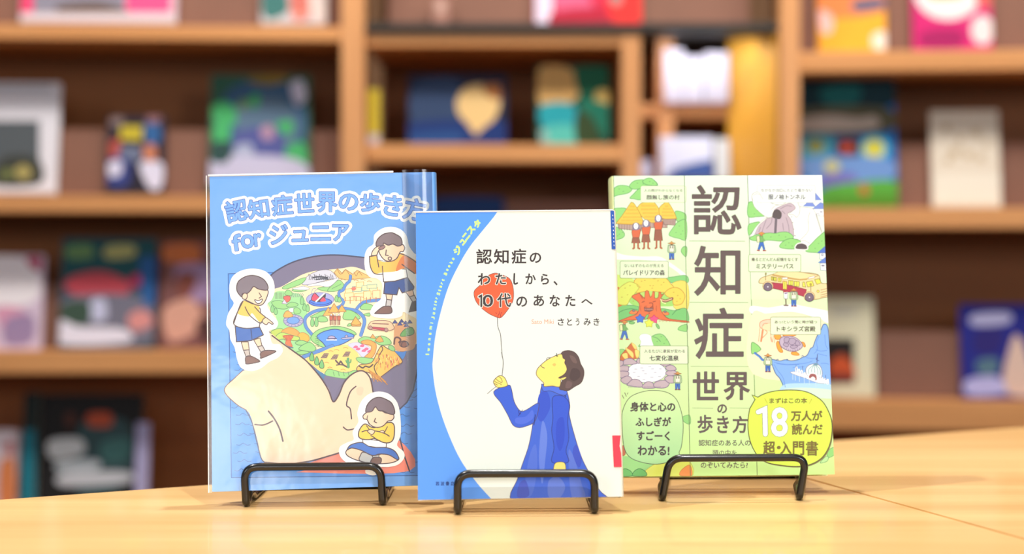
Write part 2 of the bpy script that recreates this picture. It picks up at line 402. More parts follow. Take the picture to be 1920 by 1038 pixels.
# ================================================================== cover of the left book
def ink_left(pose, W, H):
    K = 6.4875
    BR = (84, 52, 58); SKIN = (251, 216, 186); GREY = (128, 120, 150); WH = (255, 254, 248)
    BL = (122, 177, 240); GN = (160, 214, 140); GL = (96, 150, 100); SAND = (250, 232, 190); RIV = (98, 150, 216); OR = (240, 160, 70)
    p = Print(pose.frame(), W, H)
    p.f(BL, [(370, 300), (850, 300), (850, 950), (370, 950)], sm=False)  # base blue lightened, part of the film haze is mixed into it
    # sea panel with thin frame and wave strokes
    p.f((88, 160, 236), [(428, 513), (860, 500), (860, 890), (434, 895)], (40, 104, 176), 1.3, sm=False)
    rnd = random.Random(3)
    for y in range(540, 890, 17):
        for x0 in list(range(436, 500, 34))+list(range(742, 840, 34)):
            x = x0+rnd.uniform(-6, 10); yy = y+rnd.uniform(-4, 4)
            p.s_((40, 104, 176), [(x, yy+3), (x+7, yy+4), (x+13, yy), (x+20, yy+4), (x+27, yy+3)], .9)
    # bowl of the head
    p.view(380, 310, 3.145)
    p.f(GREY, "1290,700 1295,560 1180,545 1040,548 930,540 800,528 680,533 560,560 470,600 400,650 385,700 390,900 400,1120 560,1260 760,1500 1000,1500 1240,1330", (52, 50, 92), 2.0)
    p.view(500, 480, K)
    # land
    p.f(SAND, "20,420 100,395 180,370 300,300 420,230 560,185 740,165 900,150 1050,130 1200,175 1400,260 1640,330 1820,480 1850,700 1860,1000 1800,1080 1640,1140 1560,1250 1480,1350 1320,1480 1150,1440 1050,1400 960,1470 860,1460 720,1450 560,1330 380,1180 180,1040 20,900 -60,800")
    p.f((168, 222, 160), "10,560 120,430 300,440 430,480 500,640 470,760 460,860 560,960 420,1190 240,1080 60,940 120,760")
    # far mountains
    p.f((214, 214, 226), "430,330 500,240 620,180 740,165 810,200 850,270 780,280 620,320 480,350", (120, 110, 120), .7)
    for x in range(510, 800, 22): p.s_((105, 100, 118), [(x, 215+(x % 3)*14), (x+10, 258), (x+4, 290)], .9)
    p.s_((60, 60, 80), "560,262 640,250 740,262", 2.2); p.s_((60, 60, 80), "600,285 680,275 745,280", 1.8)
    p.f((235, 196, 120), "820,200 860,150 920,210 960,160 1050,220 1100,170 1180,210 1280,260 1180,270 980,290 880,270", (170, 120, 60), .8, sm=False)
    p.s_((170, 120, 60), "860,160 900,220 960,165 1020,250", .8); p.s_((170, 120, 60), "1060,190 1090,240 1120,190 1160,235", .8)
    for x, y in ((900, 290), (1000, 275), (1060, 300), (1140, 290), (1220, 310), (960, 320)): p.s_((190, 140, 70), [(x, y), (x+25, y-10), (x+60, y+4)], .8)
    for pts in ("190,380 300,320 440,265 480,270 430,330 340,370 230,400", "310,410 400,390 500,400 440,430 340,430", "620,390 740,370 800,400 780,430 680,420",
                "740,420 800,350 880,290 940,350 900,400 820,430", "60,560 160,540 260,590 240,640 120,630", "240,600 300,560 380,580 360,610 280,620"):
        p.f(GN, pts, GL, .8)
    p.f(WH, "500,350 640,320 780,290 870,265 860,290 760,370 640,360 520,365", (140, 140, 160), .6)
    p.f(WH, "310,395 380,380 450,365 520,395 480,410 380,408", (140, 140, 160), .6)
    for x in (790, 820, 850, 880): p.s_(GL, [(x, 400-(x-790)*.5), (x+30, 380-(x-790)*.5)], .7)
    # stage curtains and singer's tent
    for x in range(105, 210, 16): p.s_((130, 160, 120), [(x, 440), (x+2, 520)], .9)
    for x in range(300, 440, 22): p.s_((140, 150, 150), [(x, 450), (x+12, 470), (x, 500)], .8)
    p.f(GN, "220,460 250,410 300,430 310,470 270,480", GL, .8)
    p.f((240, 110, 96), "210,490 280,485 285,530 250,560 220,540", (150, 60, 60), .8); p.f((220, 214, 232), "185,575 215,525 250,580", (140, 120, 150), .6, sm=False)
    # round bath with black and pink fish
    p.e((176, 178, 226), 650, 525, 168, 84, (130, 128, 190), .9); p.e((84, 140, 236), 655, 560, 138, 50, (30, 70, 170), 1.2)
    p.s_((30, 70, 170), "530,555 600,585 700,588 785,560", 1.0)
    p.f((226, 70, 110), "545,530 580,450 640,500 700,540 620,552", (60, 30, 50), 1.0); p.f((60, 36, 60), "600,548 640,500 715,455 710,530 690,552")
    p.f((226, 70, 110), "650,548 690,500 720,545", None); p.s_(WH, "600,552 700,455", 2.0); p.s_((150, 140, 190), "540,470 560,400 600,395", .7); p.s_((150, 140, 190), "575,460 590,420 625,400", .7)
    # rivers
    rv = lambda pts, lw: (p.s_((60, 100, 170), pts, lw+1.0), p.s_(RIV, pts, lw))
    rv("1020,240 1010,300 960,350 930,410 880,440 890,500 935,550 910,600 860,625", 3.4)
    rv("1420,530 1300,540 1180,560 1110,620 1090,660", 3.6); rv("900,630 1000,645 1100,670 1170,730 1190,800 1165,900 1145,960", 4.2)
    rv("900,640 760,640 600,665 500,720 465,780 485,870 560,960", 3.8)
    # town
    rr = random.Random(5)
    for x, y, ww, h in ((960, 400, 90, 60), (1040, 370, 110, 60), (1090, 320, 90, 60), (1160, 360, 110, 60), (1250, 390, 100, 70), (945, 450, 110, 90), (1070, 455, 110, 80), (1180, 430, 90, 90), (1290, 420, 90, 90), (1220, 350, 120, 40)):
        p.f((253, 232, 180), [(x, y), (x+ww, y-8), (x+ww, y+h), (x, y+h)], rr.choice([(236, 150, 110), (120, 180, 170), (230, 170, 90)]), .8, sm=False)
    p.f((240, 130, 110), "1030,390 1070,370 1090,400 1050,420", None); p.s_((240, 130, 110), "1000,500 1090,490 1180,500", .9)
    for x in (960, 1015, 1088, 1145, 1215, 1260, 1330): p.s_((190, 120, 90), [(x, 500), (x, 545+(x % 2)*30)], 1.0)
    # village inside the river loop
    for pts in ("530,740 600,700 700,660 720,690 640,740", "620,780 640,730 720,740 740,790 660,800", "1140,640 1190,575 1290,600 1270,650", "930,760 960,660 1050,670 1140,750 1040,775",
                "980,850 1010,815 1060,840", "1180,710 1250,690 1250,730"):
        p.f(GN, pts, GL, .9)
    for x, y, h in ((70, 640, 90), (110, 670, 80), (555, 800, 110), (605, 800, 110), (430, 540, 100), (460, 620, 80), (500, 630, 90), (850, 515, 80), (885, 530, 60)):
        p.f((150, 208, 140), [(x, y-h*.55), (x+22, y), (x+14, y+h*.45), (x-14, y+h*.45), (x-22, y)], GL, .8)
    for x, y, q in ((750, 690, 1.1), (820, 650, 1.2), (915, 650, .9)):
        p.f((238, 184, 88), [(x, y-65*q), (x+58*q, y+28*q), (x-58*q, y+28*q)], (170, 110, 50), .8, sm=False)
    for x in (785, 830, 878):
        p.e((250, 250, 250), x, 712, 11, 13, (130, 90, 90), .6); p.f((206, 110, 76), [(x-20, 728), (x+20, 728), (x+18, 780), (x-18, 780)], (130, 70, 60), .7, sm=False)
        p.s_((150, 90, 70), [(x-10, 780), (x-10, 835)], 1.6); p.s_((150, 90, 70), [(x+10, 780), (x+10, 832)], 1.6)
    p.f((238, 184, 88), "1080,735 1150,820 1140,850 1040,850 1025,825", (160, 110, 50), .9, sm=False); p.s_((160, 110, 50), "1028,825 1090,838 1148,820", .8)
    # hot spring
    p.e((188, 182, 214), 325, 785, 120, 74, (130, 124, 170), .9); p.e((120, 170, 240), 322, 782, 76, 44, (80, 110, 180), .9)
    for k in range(14):
        a = k*2*PI/14; p.s_((130, 124, 170), [(325+80*math.cos(a), 785+48*math.sin(a)), (325+118*math.cos(a), 785+73*math.sin(a))], .7)
    p.f((238, 184, 88), "205,735 225,680 260,665 300,690 320,730 260,745", (170, 110, 50), .8); p.e(WH, 305, 655, 34, 26, (160, 160, 170), .5); p.f(GN, "340,700 330,640 370,625 415,660 400,695", GL, .8)
    p.view(500, 600, K)
    # lake with small islands
    p.f(GN, "540,200 620,120 760,80 880,75 1000,105 1080,150 1070,180 900,140 700,150 620,210 730,320 660,320 560,260", GL, .9)
    p.f((92, 158, 240), "610,200 690,140 830,110 960,140 1060,180 1040,220 960,270 860,310 740,330 680,270", (36, 76, 140), 1.2)
    p.e((190, 180, 214), 790, 215, 44, 26, (80, 70, 120), .8); p.s_(WH, "730,240 850,240", 1.5); p.s_((80, 70, 120), "740,225 850,222", 1.3)
    p.f((200, 196, 226), "915,215 1040,205 1050,222 930,230", (80, 70, 120), .7); p.e((190, 180, 214), 970, 195, 18, 14, (80, 70, 120), .7)
    rv("430,455 560,400 700,350 800,315", 4.6)
    for y in range(195, 320, 22): p.s_(GL, [(590, y), (640, y+18)], .7)
    # autumn trees at the left
    p.f((196, 214, 96), "50,140 150,100 200,120 160,200 100,200", GL, .8)
    p.f((244, 176, 84), "180,140 260,90 350,110 410,170 400,220 300,210 210,190", (200, 130, 50), .9); p.f((246, 190, 70), "380,180 440,150 510,190 510,250 430,260", (200, 130, 50), .9)
    p.f((196, 220, 110), "110,200 180,150 300,180 400,210 360,250 200,230 140,240", GL, .8)
    p.f((232, 130, 72), "200,190 320,190 290,250 310,320 230,290 240,230", (190, 90, 50), .8)
    for k in range(7): p.s_((190, 90, 50), [(195+k*22, 185), (225+k*11, 250)], .7)
    for pts in ("350,270 420,245 500,270 480,300 380,300", "390,350 440,300 530,270 600,340 560,380 450,370", "350,400 420,370 520,390 420,420"): p.f(GN, pts, GL, .9)
    p.s_((90, 110, 150), "200,300 250,320 320,335", 1.6)
    # desert
    p.f((250, 218, 130), "480,470 640,400 800,330 960,300 1060,350 1120,440 1100,560 1060,610 900,630 700,640 580,560")
    for x, y in ((820, 365), (930, 340), (700, 520), (740, 580), (900, 605), (750, 380)): p.s_((226, 140, 70), [(x, y), (x+30, y-10), (x+60, y+3)], .8)
    for x, y in ((700, 435), (820, 450), (965, 415)):
        p.f((190, 160, 130), [(x-40, y+25), (x, y-30), (x+52, y-30), (x+30, y+22)], (110, 84, 90), .7, sm=False)
        for k in range(4): p.s_((110, 84, 90), [(x-34+k*17, y+20), (x-2+k*13, y-26)], .7)
        p.s_((110, 84, 90), [(x-24, y+2), (x+38, y-2)], .7)
    p.s_((96, 70, 76), "840,490 880,530 900,500 930,540 980,570", 2.4); p.s_((96, 70, 76), "850,545 890,540 930,545", 1.8)
    p.s_((100, 170, 110), "990,470 995,570", 4.0); p.s_((100, 170, 110), "965,490 975,515 990,520", 2.0); p.s_((100, 170, 110), "1025,480 1020,510 1000,520", 2.0)
    for x, y in ((550, 450), (610, 500), (670, 540)):
        p.f((128, 196, 120), [(x, y-60), (x+26, y), (x+20, y+42), (x-18, y+40), (x-28, y)], (60, 110, 70), 1.0)
    p.f(GN, "710,640 750,595 830,610 900,630 980,640 1060,610 1100,620 1040,670 960,710 800,690 720,670", GL, .9)
    for x in (810, 870, 930, 990): p.s_(GL, [(x, 625), (x+14, 680)], .8)
    p.f((70, 130, 176), "590,600 660,630 740,690 700,720 650,670", None); p.f(GREY, "700,690 800,690 930,715 960,740 880,820 810,980 760,880", None)
    # flower field and cliffs at the right
    p.f((214, 214, 238), "990,300 1080,270 1180,290 1260,340 1240,400 1170,450 1120,400 1060,350", (190, 180, 210), .5)
    for x, y in ((1080, 325), (1160, 310), (1210, 350), (1110, 350), (1250, 380), (1180, 370)): p.f((240, 110, 150), [(x-28, y+8), (x, y-18), (x+30, y-6), (x+14, y+16)])
    p.f(GN, "1110,250 1180,200 1290,210 1400,190 1490,230 1510,290 1380,300 1300,260 1180,290", GL, .9)
    p.f((240, 176, 80), "1150,260 1240,240 1330,290 1320,390 1270,460 1190,450 1260,380 1270,310 1180,290", (190, 120, 50), .9)
    p.f((240, 176, 80), "1320,250 1340,220 1380,190 1410,230 1420,260 1370,270", (150, 96, 50), .8, sm=False); p.f((240, 176, 80), "1260,215 1290,170 1330,225", (150, 96, 50), .8, sm=False)
    p.f(GN, "1090,460 1150,450 1240,460 1300,470 1270,520 1180,530 1110,500", GL, .9)
    p.f((244, 196, 96), "1100,610 1130,545 1230,530 1290,500 1340,400 1400,310 1480,350 1560,380 1640,480 1640,520 1560,560 1480,620 1400,680 1350,720 1250,640", (110, 70, 50), 1.1)
    p.s_((60, 40, 40), "1400,320 1410,360 1360,440 1370,480 1310,560 1330,640 1370,690", 1.4); p.s_((60, 40, 40), "1130,560 1170,580 1200,560 1250,570 1290,540", 2.0)
    rr = random.Random(11)
    for k in range(70):
        x = rr.uniform(1330, 1620); y = 380+(x-1330)*.25+rr.uniform(0, 210)*(1-(x-1330)/420)
        p.s_(rr.choice([(210, 150, 50), (250, 226, 150), (176, 110, 50), (240, 120, 100)]), [(x, y), (x+rr.uniform(-14, 14), y+rr.uniform(14, 46))], .9)
    for k in range(12): p.s_((206, 146, 50), [(1240+k*14, 600+k*9), (1290+k*16, 700+k*4+rr.uniform(-12, 40))], 1.2)
    p.f(GN, "1480,320 1520,305 1560,345 1550,375 1500,360", GL, .9)
    p.f((222, 170, 120), "1560,60 1640,40 1800,120 1800,330 1690,375 1590,370 1550,300", None)
    p.f((120, 180, 96), "1625,190 1680,110 1770,90 1790,160 1720,190", (70, 120, 60), 1.0)
    p.s_((110, 60, 50), "1550,290 1560,220 1600,210 1630,240 1610,270", 2.4); p.e((150, 96, 76), 1670, 290, 54, 38, (90, 50, 50), 1.2); p.s_((90, 50, 50), "1640,320 1650,270 1700,265 1730,300", 1.2)
    # bus
    p.f((236, 206, 170), "1235,70 1290,10 1480,10 1545,70 1540,110 1450,130 1250,110", (150, 100, 90), .9); p.f((196, 60, 90), "1290,80 1440,95 1430,125 1290,105", (130, 50, 60), .7, sm=False)
    p.s_((150, 100, 90), "1290,40 1480,48", 1.4); p.e((190, 150, 140), 1262, 92, 22, 24, (130, 90, 90), .8); p.e((190, 150, 140), 1455, 118, 22, 24, (130, 90, 90), .8)
    for x, y in ((1560, 20), (1640, 10), (1690, 30), (1740, 20), (1620, 45), (1700, 60)): p.f((70, 84, 160), [(x-30, y+18), (x, y-24), (x+32, y+16)], (36, 44, 110), .7, sm=False)
    p.f((66, 140, 214), "1560,375 1650,390 1700,375 1660,470 1620,440", None)
    # face profile
    p.view(380, 610, 2.9657)
    p.f((246, 150, 128), "330,740 540,772 760,700 900,640 1095,640 1150,808 555,816 556,800", None)
    p.s_((60, 40, 70), "1095,620 1120,720 1150,808", 2.0, sm=False)
    p.f(SKIN, "350,40 470,120 560,185 640,270 700,350 728,424 760,390 790,320 840,268 890,252 930,290 950,370 990,450 1060,520 1030,600 880,660 760,708 600,755 440,768 350,758 325,740 310,660 290,580 265,500 240,468 180,430 120,360 200,270 270,215", None)
    p.s_(BR, "386,56 470,118 560,183 600,222 660,295 700,360 727,424 760,380 790,310 840,265 890,252 930,290 948,372", 2.0)
    p.s_((110, 80, 90), "234,240 180,290 120,358 180,430 240,468", 1.2); p.s_((70, 84, 120), "240,468 275,540 300,640 325,735 345,760", 1.6)
    p.s_(BR, "345,760 480,768 600,752 700,725 765,705", 2.0)
    p.s_(BR, "366,476 400,520 430,580 446,642", 2.4); p.s_(BR, "290,550 340,552 390,530", 2.0)
    p.s_(BR, "852,338 820,370 800,440 820,462 828,518", 1.9); p.s_(BR, "782,564 805,580 842,574", 1.9)
    p.f((253, 206, 178), "855,355 875,340 895,350 885,385 862,385", None)
    # boy pointing, cut out with a white rim
    p.view(420, 490, 4.943)
    p.f(WH, "90,390 60,330 50,230 80,140 160,85 270,66 380,90 450,160 470,260 445,350 400,400 440,480 500,560 480,620 420,640 430,700 450,760 520,770 545,830 500,890 420,930 340,990 250,1015 160,985 120,900 100,800 60,720 50,640 20,580 40,480")
    p.f(SKIN, "160,745 225,745 235,820 180,822", BR, 1.2, sm=False); p.f(SKIN, "275,725 335,708 352,778 312,790", BR, 1.2, sm=False)
    p.f((206, 196, 190), "182,822 232,818 245,878 204,884", BR, 1.2, sm=False); p.f((206, 196, 190), "312,790 356,778 382,826 342,842", BR, 1.2, sm=False)
    p.f((140, 100, 86), "203,885 250,876 325,915 318,932 215,950 200,930", BR, 1.3); p.f((140, 100, 86), "340,845 385,824 470,826 470,842 350,895 340,880", BR, 1.3)
    p.f((66, 118, 196), "104,600 330,606 366,680 250,734 115,744", BR, 1.4, sm=False); p.s_((40, 60, 120), "250,630 260,724", 1.4)
    p.f(WH, "178,365 125,470 90,578 190,618 300,610 330,590 335,440 270,400", BR, 1.4)
    p.f((248, 206, 104), "178,365 150,430 130,485 230,510 262,480 330,560 380,515 330,460 325,410 260,395", None)
    p.s_(BR, "178,365 125,470 90,578", 1.4, sm=False); p.s_(BR, "195,420 240,500 330,570 352,555", 1.4); p.s_(BR, "285,420 330,470 385,515", 1.4)
    p.f(SKIN, "355,548 385,520 420,540 456,572 445,582 415,565 395,585 365,572", BR, 1.2)
    p.f(SKIN, "215,300 270,230 400,260 398,330 360,395 310,405 240,375 200,350", BR, 1.4)
    p.f((138, 124, 134), "165,330 120,270 130,190 200,140 280,130 360,160 405,220 398,265 320,255 275,232 245,270 215,295 170,300", BR, 1.4)
    p.f(SKIN, "168,320 185,295 212,300 215,330 200,352 175,345", BR, 1.2)
    p.s_(BR, "325,290 348,325 325,340", 1.2, sm=False); p.f(WH, "285,355 320,362 355,348 345,378 318,390 298,380", BR, 1.2)
    # boy with hand at his forehead
    p.view(680, 420, 5.463)
    p.f(WH, "110,200 120,110 200,45 300,28 390,55 450,120 475,220 530,300 620,380 620,960 520,950 420,900 400,940 330,965 230,965 120,950 75,905 120,820 190,760 200,620 150,560 70,540 25,460 20,330 50,250")
    p.f(SKIN, "238,715 306,722 298,778 245,770", BR, 1.2, sm=False); p.f(SKIN, "440,695 512,668 525,730 480,745", BR, 1.2, sm=False)
    p.f((206, 200, 198), "245,770 298,778 288,848 236,840", BR, 1.3, sm=False); p.f((206, 200, 198), "480,745 530,728 560,790 515,800", BR, 1.3, sm=False)
    p.f((134, 92, 78), "200,850 240,840 290,848 288,912 140,916 132,905", BR, 1.4); p.f((70, 50, 46), "505,800 560,780 570,880 475,900", BR, 1.3, sm=False)
    p.f((32, 84, 160), "225,598 460,548 525,640 520,668 405,704 372,650 350,724 216,712", BR, 1.5, sm=False)
    p.f(WH, "205,480 215,590 330,584 460,545 445,460 300,450", BR, 1.4, sm=False)
    p.f((252, 198, 88), "70,330 145,320 160,365 250,385 380,300 460,325 600,420 620,560 455,455 330,485 205,495 120,505 80,430", None)
    p.s_(BR, "70,330 78,430 120,505 205,512", 1.5); p.s_(BR, "145,322 165,440", 1.5); p.s_(BR, "202,430 205,480 215,592", 1.4, sm=False)
    p.s_(BR, "380,300 450,325 520,370 600,430", 1.5); p.s_(BR, "402,412 460,455 530,505", 1.6, sm=False); p.s_(BR, "70,332 145,320", 1.4); p.s_(BR, "155,365 250,385 290,380", .8)
    p.f((230, 140, 50), "395,340 460,330 520,380 600,430 610,540 440,450 340,480", None)  # darker sleeve: shade from the centre book put into the shirt colour
    p.s_(BR, "402,412 460,455 530,505", 1.6, sm=False); p.s_(BR, "380,300 450,325 520,370 600,430", 1.5)
    p.f(SKIN, "165,270 210,195 380,210 410,210 430,240 415,280 385,285 345,355 275,382 210,355", BR, 1.4)
    p.f((138, 118, 122), "140,225 150,160 210,105 290,88 340,105 390,140 402,205 360,225 310,205 260,215 215,195 205,228", BR, 1.5)
    p.f(SKIN, "90,315 105,270 150,230 215,222 228,235 205,255 165,270 145,315 100,322", BR, 1.3)
    p.f((160, 120, 116), "165,240 220,218 228,235 205,256 172,258", BR, .8)
    p.s_(BR, "242,265 235,318 262,322", 1.5, sm=False); p.e(None, 279, 353, 17, 17, BR, 1.5)
    # boy sitting with folded arms
    p.view(625, 725, 5.767)
    p.f(WH, "260,280 300,160 380,80 490,50 600,75 680,150 715,250 730,400 725,530 690,630 760,700 765,770 700,840 600,865 500,870 500,930 430,955 350,930 330,860 150,820 70,740 70,650 150,600 220,570 210,480 270,380")
    p.f(SKIN, "140,690 200,655 330,680 480,730 600,700 705,770 660,810 560,828 400,825 250,790 150,740", BR, 1.4)
    p.f((200, 196, 190), "325,705 420,745 410,820 285,795 295,735", BR, 1.3); p.f((200, 196, 190), "420,745 495,735 490,770 430,770", BR, 1.1, sm=False)
    p.f((134, 96, 80), "430,765 500,762 520,785 500,830 405,825", BR, 1.4)
    p.f((66, 124, 206), "150,680 190,625 310,600 420,650 570,655 660,690 708,765 690,785 600,735 500,725 420,740 300,685 200,660", BR, 1.4)
    p.f(WH, "318,560 575,590 572,652 460,652 380,640 320,602", BR, 1.2, sm=False)
    p.f((250, 212, 84), "345,400 290,450 270,520 300,560 380,570 450,560 540,600 610,600 650,560 662,470 650,400 590,385 440,440", BR, 1.6)
    p.s_(BR, "310,485 370,470 480,480 560,505 605,532", 1.5); p.s_(BR, "360,420 385,455", 1.3); p.s_(BR, "585,430 555,490", 1.3); p.s_(BR, "405,525 440,545 470,570", 1.4)
    p.f(SKIN, "370,480 400,458 440,470 445,490 415,515", BR, 1.2); p.f(SKIN, "500,485 530,470 550,480 545,495", BR, 1.1)
    p.f(SKIN, "330,300 380,260 455,215 560,280 640,290 655,330 630,362 590,370 540,420 470,438 400,410 365,355 330,345 320,320", BR, 1.4)
    p.f((130, 110, 120), "350,265 370,190 430,130 500,112 570,135 630,175 662,250 655,295 600,290 545,262 490,255 455,215 420,260 380,272", BR, 1.5)
    p.s_(BR, "370,310 365,350 385,400", 1.1); p.s_(BR, "455,340 442,375 468,388", 1.5, sm=False)
    # title
    p.view(380, 310, 3.145)
    DB = (58, 104, 190); LB = (128, 178, 246)
    chars = [('認', 137, 206, 262, 328, 12), ('知', 270, 200, 388, 308, 8), ('症', 408, 178, 528, 292, 5), ('世', 545, 166, 655, 275, 3), ('界', 676, 158, 790, 272, 0),
             ('の', 806, 170, 914, 262, -3), ('歩', 932, 166, 1044, 272, -5), ('き', 1072, 180, 1172, 295, -8), ('方', 1190, 198, 1308, 322, -11),
             ('f', 176, 408, 226, 500, 8), ('o', 228, 410, 300, 486, 7), ('r', 306, 404, 344, 474, 6),
             ('ジ', 398, 352, 500, 462, 3), ('ュ', 528, 384, 620, 446, 2), ('ニ', 640, 358, 752, 440, 1), ('ア', 768, 350, 860, 442, 0)]
    for ex, col in ((7.0, WH), (1.9, DB), (.85, LB)):
        for c, x0, y0, x1, y1, ro in chars: p.t(c, x0, y0, x1, y1, col, ex, ro)
    return p

# ================================================================== cover of the centre book
def ink_centre(pose, W, H):
    p = Print(pose.frame(), W, H)
    WH = (233, 237, 228); BLU = (104, 166, 244); DK = (74, 60, 62)
    p.f(WH, [(760, 380), (1190, 380), (1190, 950), (760, 950)], sm=False)
    p.view(770, 380, 3.579)
    curve = [(592, 40), (560, 92), (480, 190), (400, 290), (330, 405), (255, 560), (200, 740), (165, 900), (150, 1040)]
    q = p.P(curve); p.view(770, 660, 3.244)
    q2 = p.P("132,0 134,100 150,230 185,370 240,520 310,665 400,790 480,880 530,930")
    sm = catmull(q+q2[1:], False)
    p.f(BLU, [(sm[0][0], 380), (760, 380), (760, 950)]+sm[::-1], sm=False, raw=True)
    p.view(770, 380, 3.579)
    YG = (214, 246, 150)
    let = [('I', 112, 1016, 90), ('w', 122, 984, 88), ('a', 124, 948, 86), ('n', 127, 914, 84), ('a', 131, 878, 82), ('m', 135, 838, 81), ('i', 141, 806, 80), ('J', 150, 772, 78), ('u', 156, 742, 76), ('n', 160, 710, 75), ('i', 165, 684, 74), ('o', 168, 664, 73), ('r', 175, 640, 72),
           ('S', 186, 610, 70), ('t', 194, 588, 70), ('a', 202, 562, 69), ('r', 210, 540, 68), ('t', 218, 518, 67), ('B', 234, 476, 65), ('o', 246, 450, 64), ('o', 258, 426, 63), ('k', 272, 400, 62), ('s', 286, 376, 61)]
    for c, x, y, ro in let:
        big = c in 'IJSB'; low = c in 'wanmuors'; hh = 20 if big else (13 if low else 17); ww = {'I': 5, 'i': 4, 'm': 20, 'w': 18}.get(c, 14 if big else 12)
        if c == 't' or c == 'r': ww = 9
        p.t(c, x-ww/2, y-hh/2, x+ww/2, y+hh/2, YG, .45, ro)
    for c, x, y, ww, ro in (('ジ', 315, 318, 50, 52), ('ュ', 350, 262, 34, 51), ('ニ', 372, 226, 40, 50), ('ス', 405, 182, 44, 49), ('タ', 446, 140, 44, 48)):
        p.t(c, x-ww/2, y-ww/2*.9, x+ww/2, y+ww/2*.9, YG, .9, ro)
    # balloon
    p.f((240, 110, 66), "470,548 490,510 560,472 630,490 672,520 690,590 685,660 650,720 608,768 580,768 520,740 460,690 430,640 428,590", (120, 60, 60), .8)
    p.s_((150, 50, 50), "582,775 590,748 602,748 604,772", .9); p.s_((150, 50, 50), "570,735 578,745", .9); p.s_((150, 50, 50), "596,728 597,740", .9); p.s_((150, 50, 50), "612,732 606,744", .9)
    p.s_((80, 70, 84), "583,770 585,830 602,880 608,950 615,1038", .9); p.view(770, 660, 3.244); p.s_((80, 70, 84), "552,0 563,60 556,145", .9)
    p.view(770, 380, 3.579)
    for ex, col in ((1.6, WH), (.55, DK)):
        for s_, x0, y0, x1, y1 in (('わ', 452, 474, 532, 548), ('た', 570, 474, 638, 546), ('0', 484, 618, 552, 696), ('代', 582, 608, 672, 698)):
            p.t(s_, x0, y0, x1, y1, col, ex)
    p.s_(DK, '696,476 694,530 700,544 716,538', 2.4)
    for lw_, c_ in ((5.0, WH), (2.9, DK)): p.s_(c_, '460,630 474,622 474,694', lw_, sm=False)
    for s_, x0, y0, x1, y1 in (('認', 442, 312, 544, 408), ('知', 560, 312, 656, 408), ('症', 678, 310, 774, 408), ('の', 800, 336, 874, 402), ('か', 772, 476, 838, 544), ('ら', 876, 478, 926, 546), ('、', 960, 526, 984, 552),
                               ('の', 710, 630, 780, 696), ('あ', 826, 620, 894, 692), ('な', 934, 620, 1000, 694), ('た', 1040, 620, 1104, 692), ('へ', 1146, 648, 1218, 680)):
        p.t(s_, x0, y0, x1, y1, DK, .55)
    p.t('Sato Miki', 812, 782, 960, 812, (240, 170, 146), .12)
    for s_, x0, x1 in (('さ', 988, 1028), ('と', 1050, 1082), ('う', 1108, 1132), ('み', 1162, 1208), ('き', 1228, 1266)): p.t(s_, x0, 776, x1, 822, DK, .3)
    # child in a blue coat
    p.view(900, 640, 6.4875)
    B = (70, 112, 214); BD = (40, 58, 140); SK = (246, 226, 128); HR = (104, 82, 78)
    p.view(770, 660, 3.244)
    p.f(B, "805,195 780,300 750,400 720,560 680,680 650,770 618,900 900,905 1190,900 1150,840 1090,740 1040,640 995,500 965,380 968,320 945,225 900,205", (90, 76, 120), .9)
    for pts, c in (("800,420 830,500 820,640 800,800 780,640", (112, 140, 222)), ("720,640 760,560 770,700 740,860 690,860", (92, 124, 216)), ("960,600 1000,660 1040,800 1060,880 980,880", (104, 130, 214)), ("780,260 830,240 850,330 800,420 770,380", (54, 92, 206)),
                   ("840,780 900,760 940,820 900,890 840,880", (108, 134, 216)), ("660,800 700,780 720,870 650,880", (76, 96, 196)), ("1010,560 1040,650 1020,700 985,610", (66, 92, 200))): p.f(c, pts)
    p.f((62, 106, 214), "505,240 590,200 612,220 630,300 665,355 700,352 770,310 780,330 755,420 700,450 655,458 620,440 590,380 550,310", (90, 76, 120), .9)
    p.s_((40, 40, 130), "655,352 662,375 672,360 684,350", .9); p.s_((40, 40, 130), "655,385 668,372", 1.0)
    p.f((88, 120, 222), "640,400 700,390 740,350 745,400 690,435 640,430")
    p.f((56, 98, 212), "862,282 900,262 940,275 965,320 955,420 962,520 945,600 958,668 860,668 872,580 858,480 865,400", BD, .9)
    p.s_((30, 36, 120), "758,380 750,440", 1.2); p.s_((30, 36, 120), "932,255 942,268", 1.6)
    p.f((44, 84, 204), "890,420 930,400 935,520 910,600 885,540")
    p.f(SK, "882,672 932,670 944,705 938,740 922,742 915,725 908,743 892,745 885,728 874,738 868,715", (110, 90, 70), .8)
    p.view(900, 640, 6.4875)
    p.f((88, 124, 224), "748,525 765,520 800,545 880,542 960,555 1055,600 1040,650 960,640 860,600 770,600", (70, 70, 130), .8)
    p.f(SK, "780,545 775,505 720,450 685,400 695,340 740,285 820,220 900,180 990,150 1040,200 1065,300 1040,390 1010,450 985,470 970,548 880,540", (120, 96, 84), .9)
    p.f(HR, "985,150 1010,120 1080,108 1150,130 1200,190 1225,270 1262,340 1262,420 1230,500 1150,550 1090,590 1050,600 1010,590 970,580 975,530 1000,470 990,450 955,440 1020,400 1055,350 1050,300 1030,260 1035,220 1010,200 1000,160", (80, 58, 58), .7)
    p.f(SK, "985,452 1010,440 1048,432 1035,450 1005,464"); p.f((124, 100, 94), "1090,170 1150,190 1180,260 1130,250"); p.f((88, 66, 64), "1120,330 1200,340 1220,420 1150,480 1090,440"); p.f((122, 98, 96), "1060,480 1120,500 1100,560 1040,560")
    p.s_((120, 96, 84), "740,290 758,312 785,322", 1.0); p.s_((70, 80, 60), "932,145 935,182", 1.1); p.s_((70, 80, 60), "918,170 945,176", 1.1); p.s_((110, 110, 90), "808,225 818,200 865,196", .8)
    p.f((250, 196, 110), "880,280 905,262 925,280 905,300")
